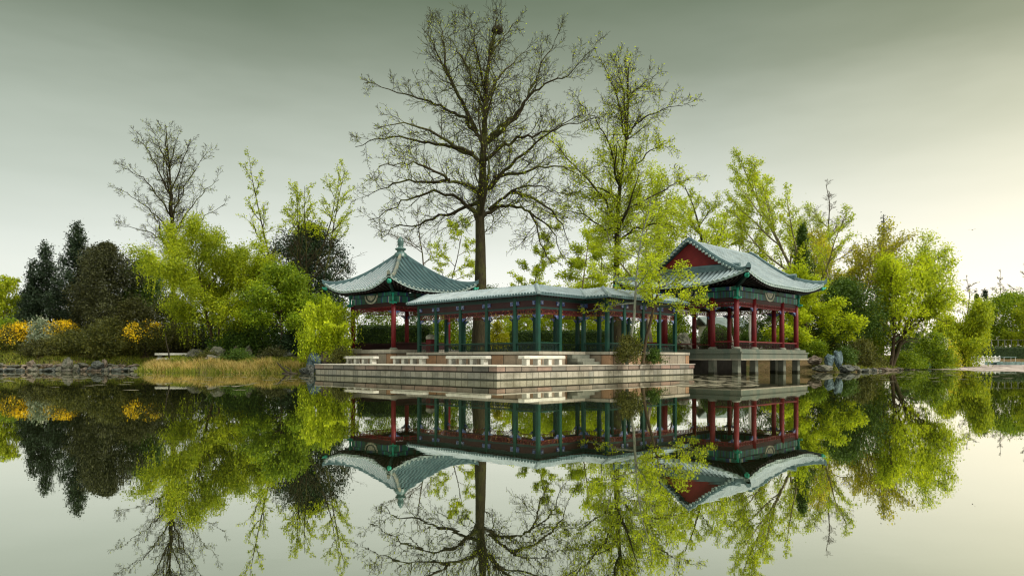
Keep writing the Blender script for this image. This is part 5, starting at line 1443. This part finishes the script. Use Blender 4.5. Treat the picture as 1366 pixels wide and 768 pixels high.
# bundle under a blue sheet at the right bank
x, y = px(1240, 78), 78.0
o = link('covered_bundle', rock_mesh(77, mottled('blue_sheet', [(.3,(.01,.10,.16)),(.7,(.03,.22,.30))], 3, .5)), None, (x, y, gz(x,y)+.3), .4, (.9,.7,1.0))
tag(o, 'small bundle under a blue sheet at the water by the willow', 'bundle')
# opposite bank: balustraded stone quay, hedge slope, white posts, moored boats
Yq = 124.0; xa, xb = px(1268, Yq), px(1334, Yq)
q = empty('stone_quay', (xa, Yq, 0), 0, 'low white stone quay with a balustrade on the opposite bank', 'quay')
Lq = xb-xa
m = MB(); m.box(0, Lq, 0, 1.2, -.6, .75); m.build('quay_wall', M['white_paint'], q)
m = MB(); m.box(-.05, Lq+.05, .02, .3, 1.25, 1.37); m.build('rail', M['white_paint'], q)
for k in range(13):
    m = MB(); xx = Lq*k/12; m.box(xx-.10, xx+.10, .04, .28, .753, 1.247); m.lathe([(.12,1.372),(.14,1.46),(.06,1.55),(0,1.58)], 8, xx, .16); m.build('post', M['white_paint'], q)
m = MB(); m.box(0, Lq, .12, .2, .80, 1.15); m.build('panel', M['paving'], q)
def boat(x, Y, L, label, canopy):
    b = empty('moored_boat', (px(x,Y), Y, .0), .12, label, 'boat', 'boats moored at the opposite bank')
    prof = [(0,.0,.35),(.12,.30,.30),(.35,.5,.26),(.7,.5,.26),(1,.42,.34)]
    vs, fs = [], []
    for t, w_, z in prof:
        X_ = (t-.5)*L; vs += [(X_,-w_-.02,z+.22),(X_,-w_*.7,-.12),(X_,w_*.7,-.12),(X_,w_+.02,z+.22),(X_,w_*.85,z+.18),(X_,w_*.6,.06),(X_,-w_*.6,.06),(X_,-w_*.85,z+.18)]
    for i in range(4):
        for k in range(8): fs.append((i*8+k, i*8+(k+1)%8, (i+1)*8+(k+1)%8, (i+1)*8+k))
    fs += [tuple(range(7,-1,-1)), tuple(range(32,40))]
    m = MB(); m.add(vs, fs); m.build('hull', M['boat'], b)
    for sx_ in (-.18,.2):
        m = MB(); m.box(sx_*L-.12, sx_*L+.12, -.44, .44, .33, .38); m.build('seat', M['bench_stone'], b)
    if canopy:
        m = MB(); m.box(-.3*L,.3*L,-.55,.55,1.28,1.34); cn = m.build('canopy', M['boat'], b)
        for sx_ in (-.27,.27):
            for sy_ in (-.46,.46):
                m = MB(); m.tube([(sx_*L,sy_,.3),(sx_*L,sy_,1.28)], .03, 6); m.build('canopy_pole', M['white_paint'], cn)
M['boat'] = mottled('boat', [(.3,(.12,.22,.22)),(.7,(.28,.40,.38))], 2, .5)
boat(1327, 117, 3.6, 'blue-green open boat moored beside the white quay', False)
boat(1344, 116, 3.8, 'blue-green boat with a flat canopy, moored between two open boats', True)
boat(1364, 116, 3.4, 'pale blue-green boat moored at the right edge of the picture', False)
Yf = 136.0
f = empty('post_fence', (px(1296,Yf), Yf, gz(px(1330,Yf),Yf)), 0, 'pale post fence under the far round-headed tree', 'fence')
Lf = px(1420,Yf)-px(1296,Yf); zz = pz(461,Yf)-f.location.z
for k in range(15):
    xx = Lf*k/14; m = MB(); m.box(xx-.06,xx+.06,-.05,.05,0,zz+1.2); m.build('post', M['bark_grey'], f)
for zz_ in (zz+1.1,):
    m = MB(); m.box(0,Lf,-.05,.05,zz_,zz_+.06); m.build('rail', M['bark_grey'], f)
hedge(1262, 1440, 131, 131, 463, 'dark hedge along the opposite bank below the pale fence', 140, 160)
# bird over the trees
b = empty('flying_bird', (px(1297,90), 90, pz(307,90)), .9, 'small bird flying over the leaning willow', 'bird')
m = MB()
prof = [(-.28,.01,.0),(-.2,.05,.0),(-.05,.09,0),(.1,.08,.01),(.2,.05,.03),(.27,.045,.04),(.34,.01,.03)]
vs, fs = [], []
for x_, r, z in prof:
    for k in range(8): vs.append((x_, r*math.cos(k*PI/4), z+r*math.sin(k*PI/4)))
for i in range(len(prof)-1):
    for k in range(8): fs.append((i*8+k, i*8+(k+1)%8, (i+1)*8+(k+1)%8, (i+1)*8+k))
m.add(vs, fs, 0, True)
for s in (-1, 1):
    w1 = [(.12,s*.05,.04),(.02,s*.35,.22),(-.06,s*.72,.12),(-.14,s*.70,.10),(-.16,s*.34,.19),(-.1,s*.05,.03)]
    m.add(w1+[(x_,y_,z_-.015) for x_,y_,z_ in w1], [(0,1,4,5),(1,2,3,4),(11,10,7,6),(10,9,8,7)]+[(i,(i+1)%6,6+(i+1)%6,6+i) for i in range(6)])
m.add([(-.25,-.02,.0),(-.25,.02,0),(-.45,.09,.01),(-.45,-.09,.01)], [(0,1,2,3)])
o = m.build('body', M['bark_dark'], b); o.scale = (.6,.6,.6)
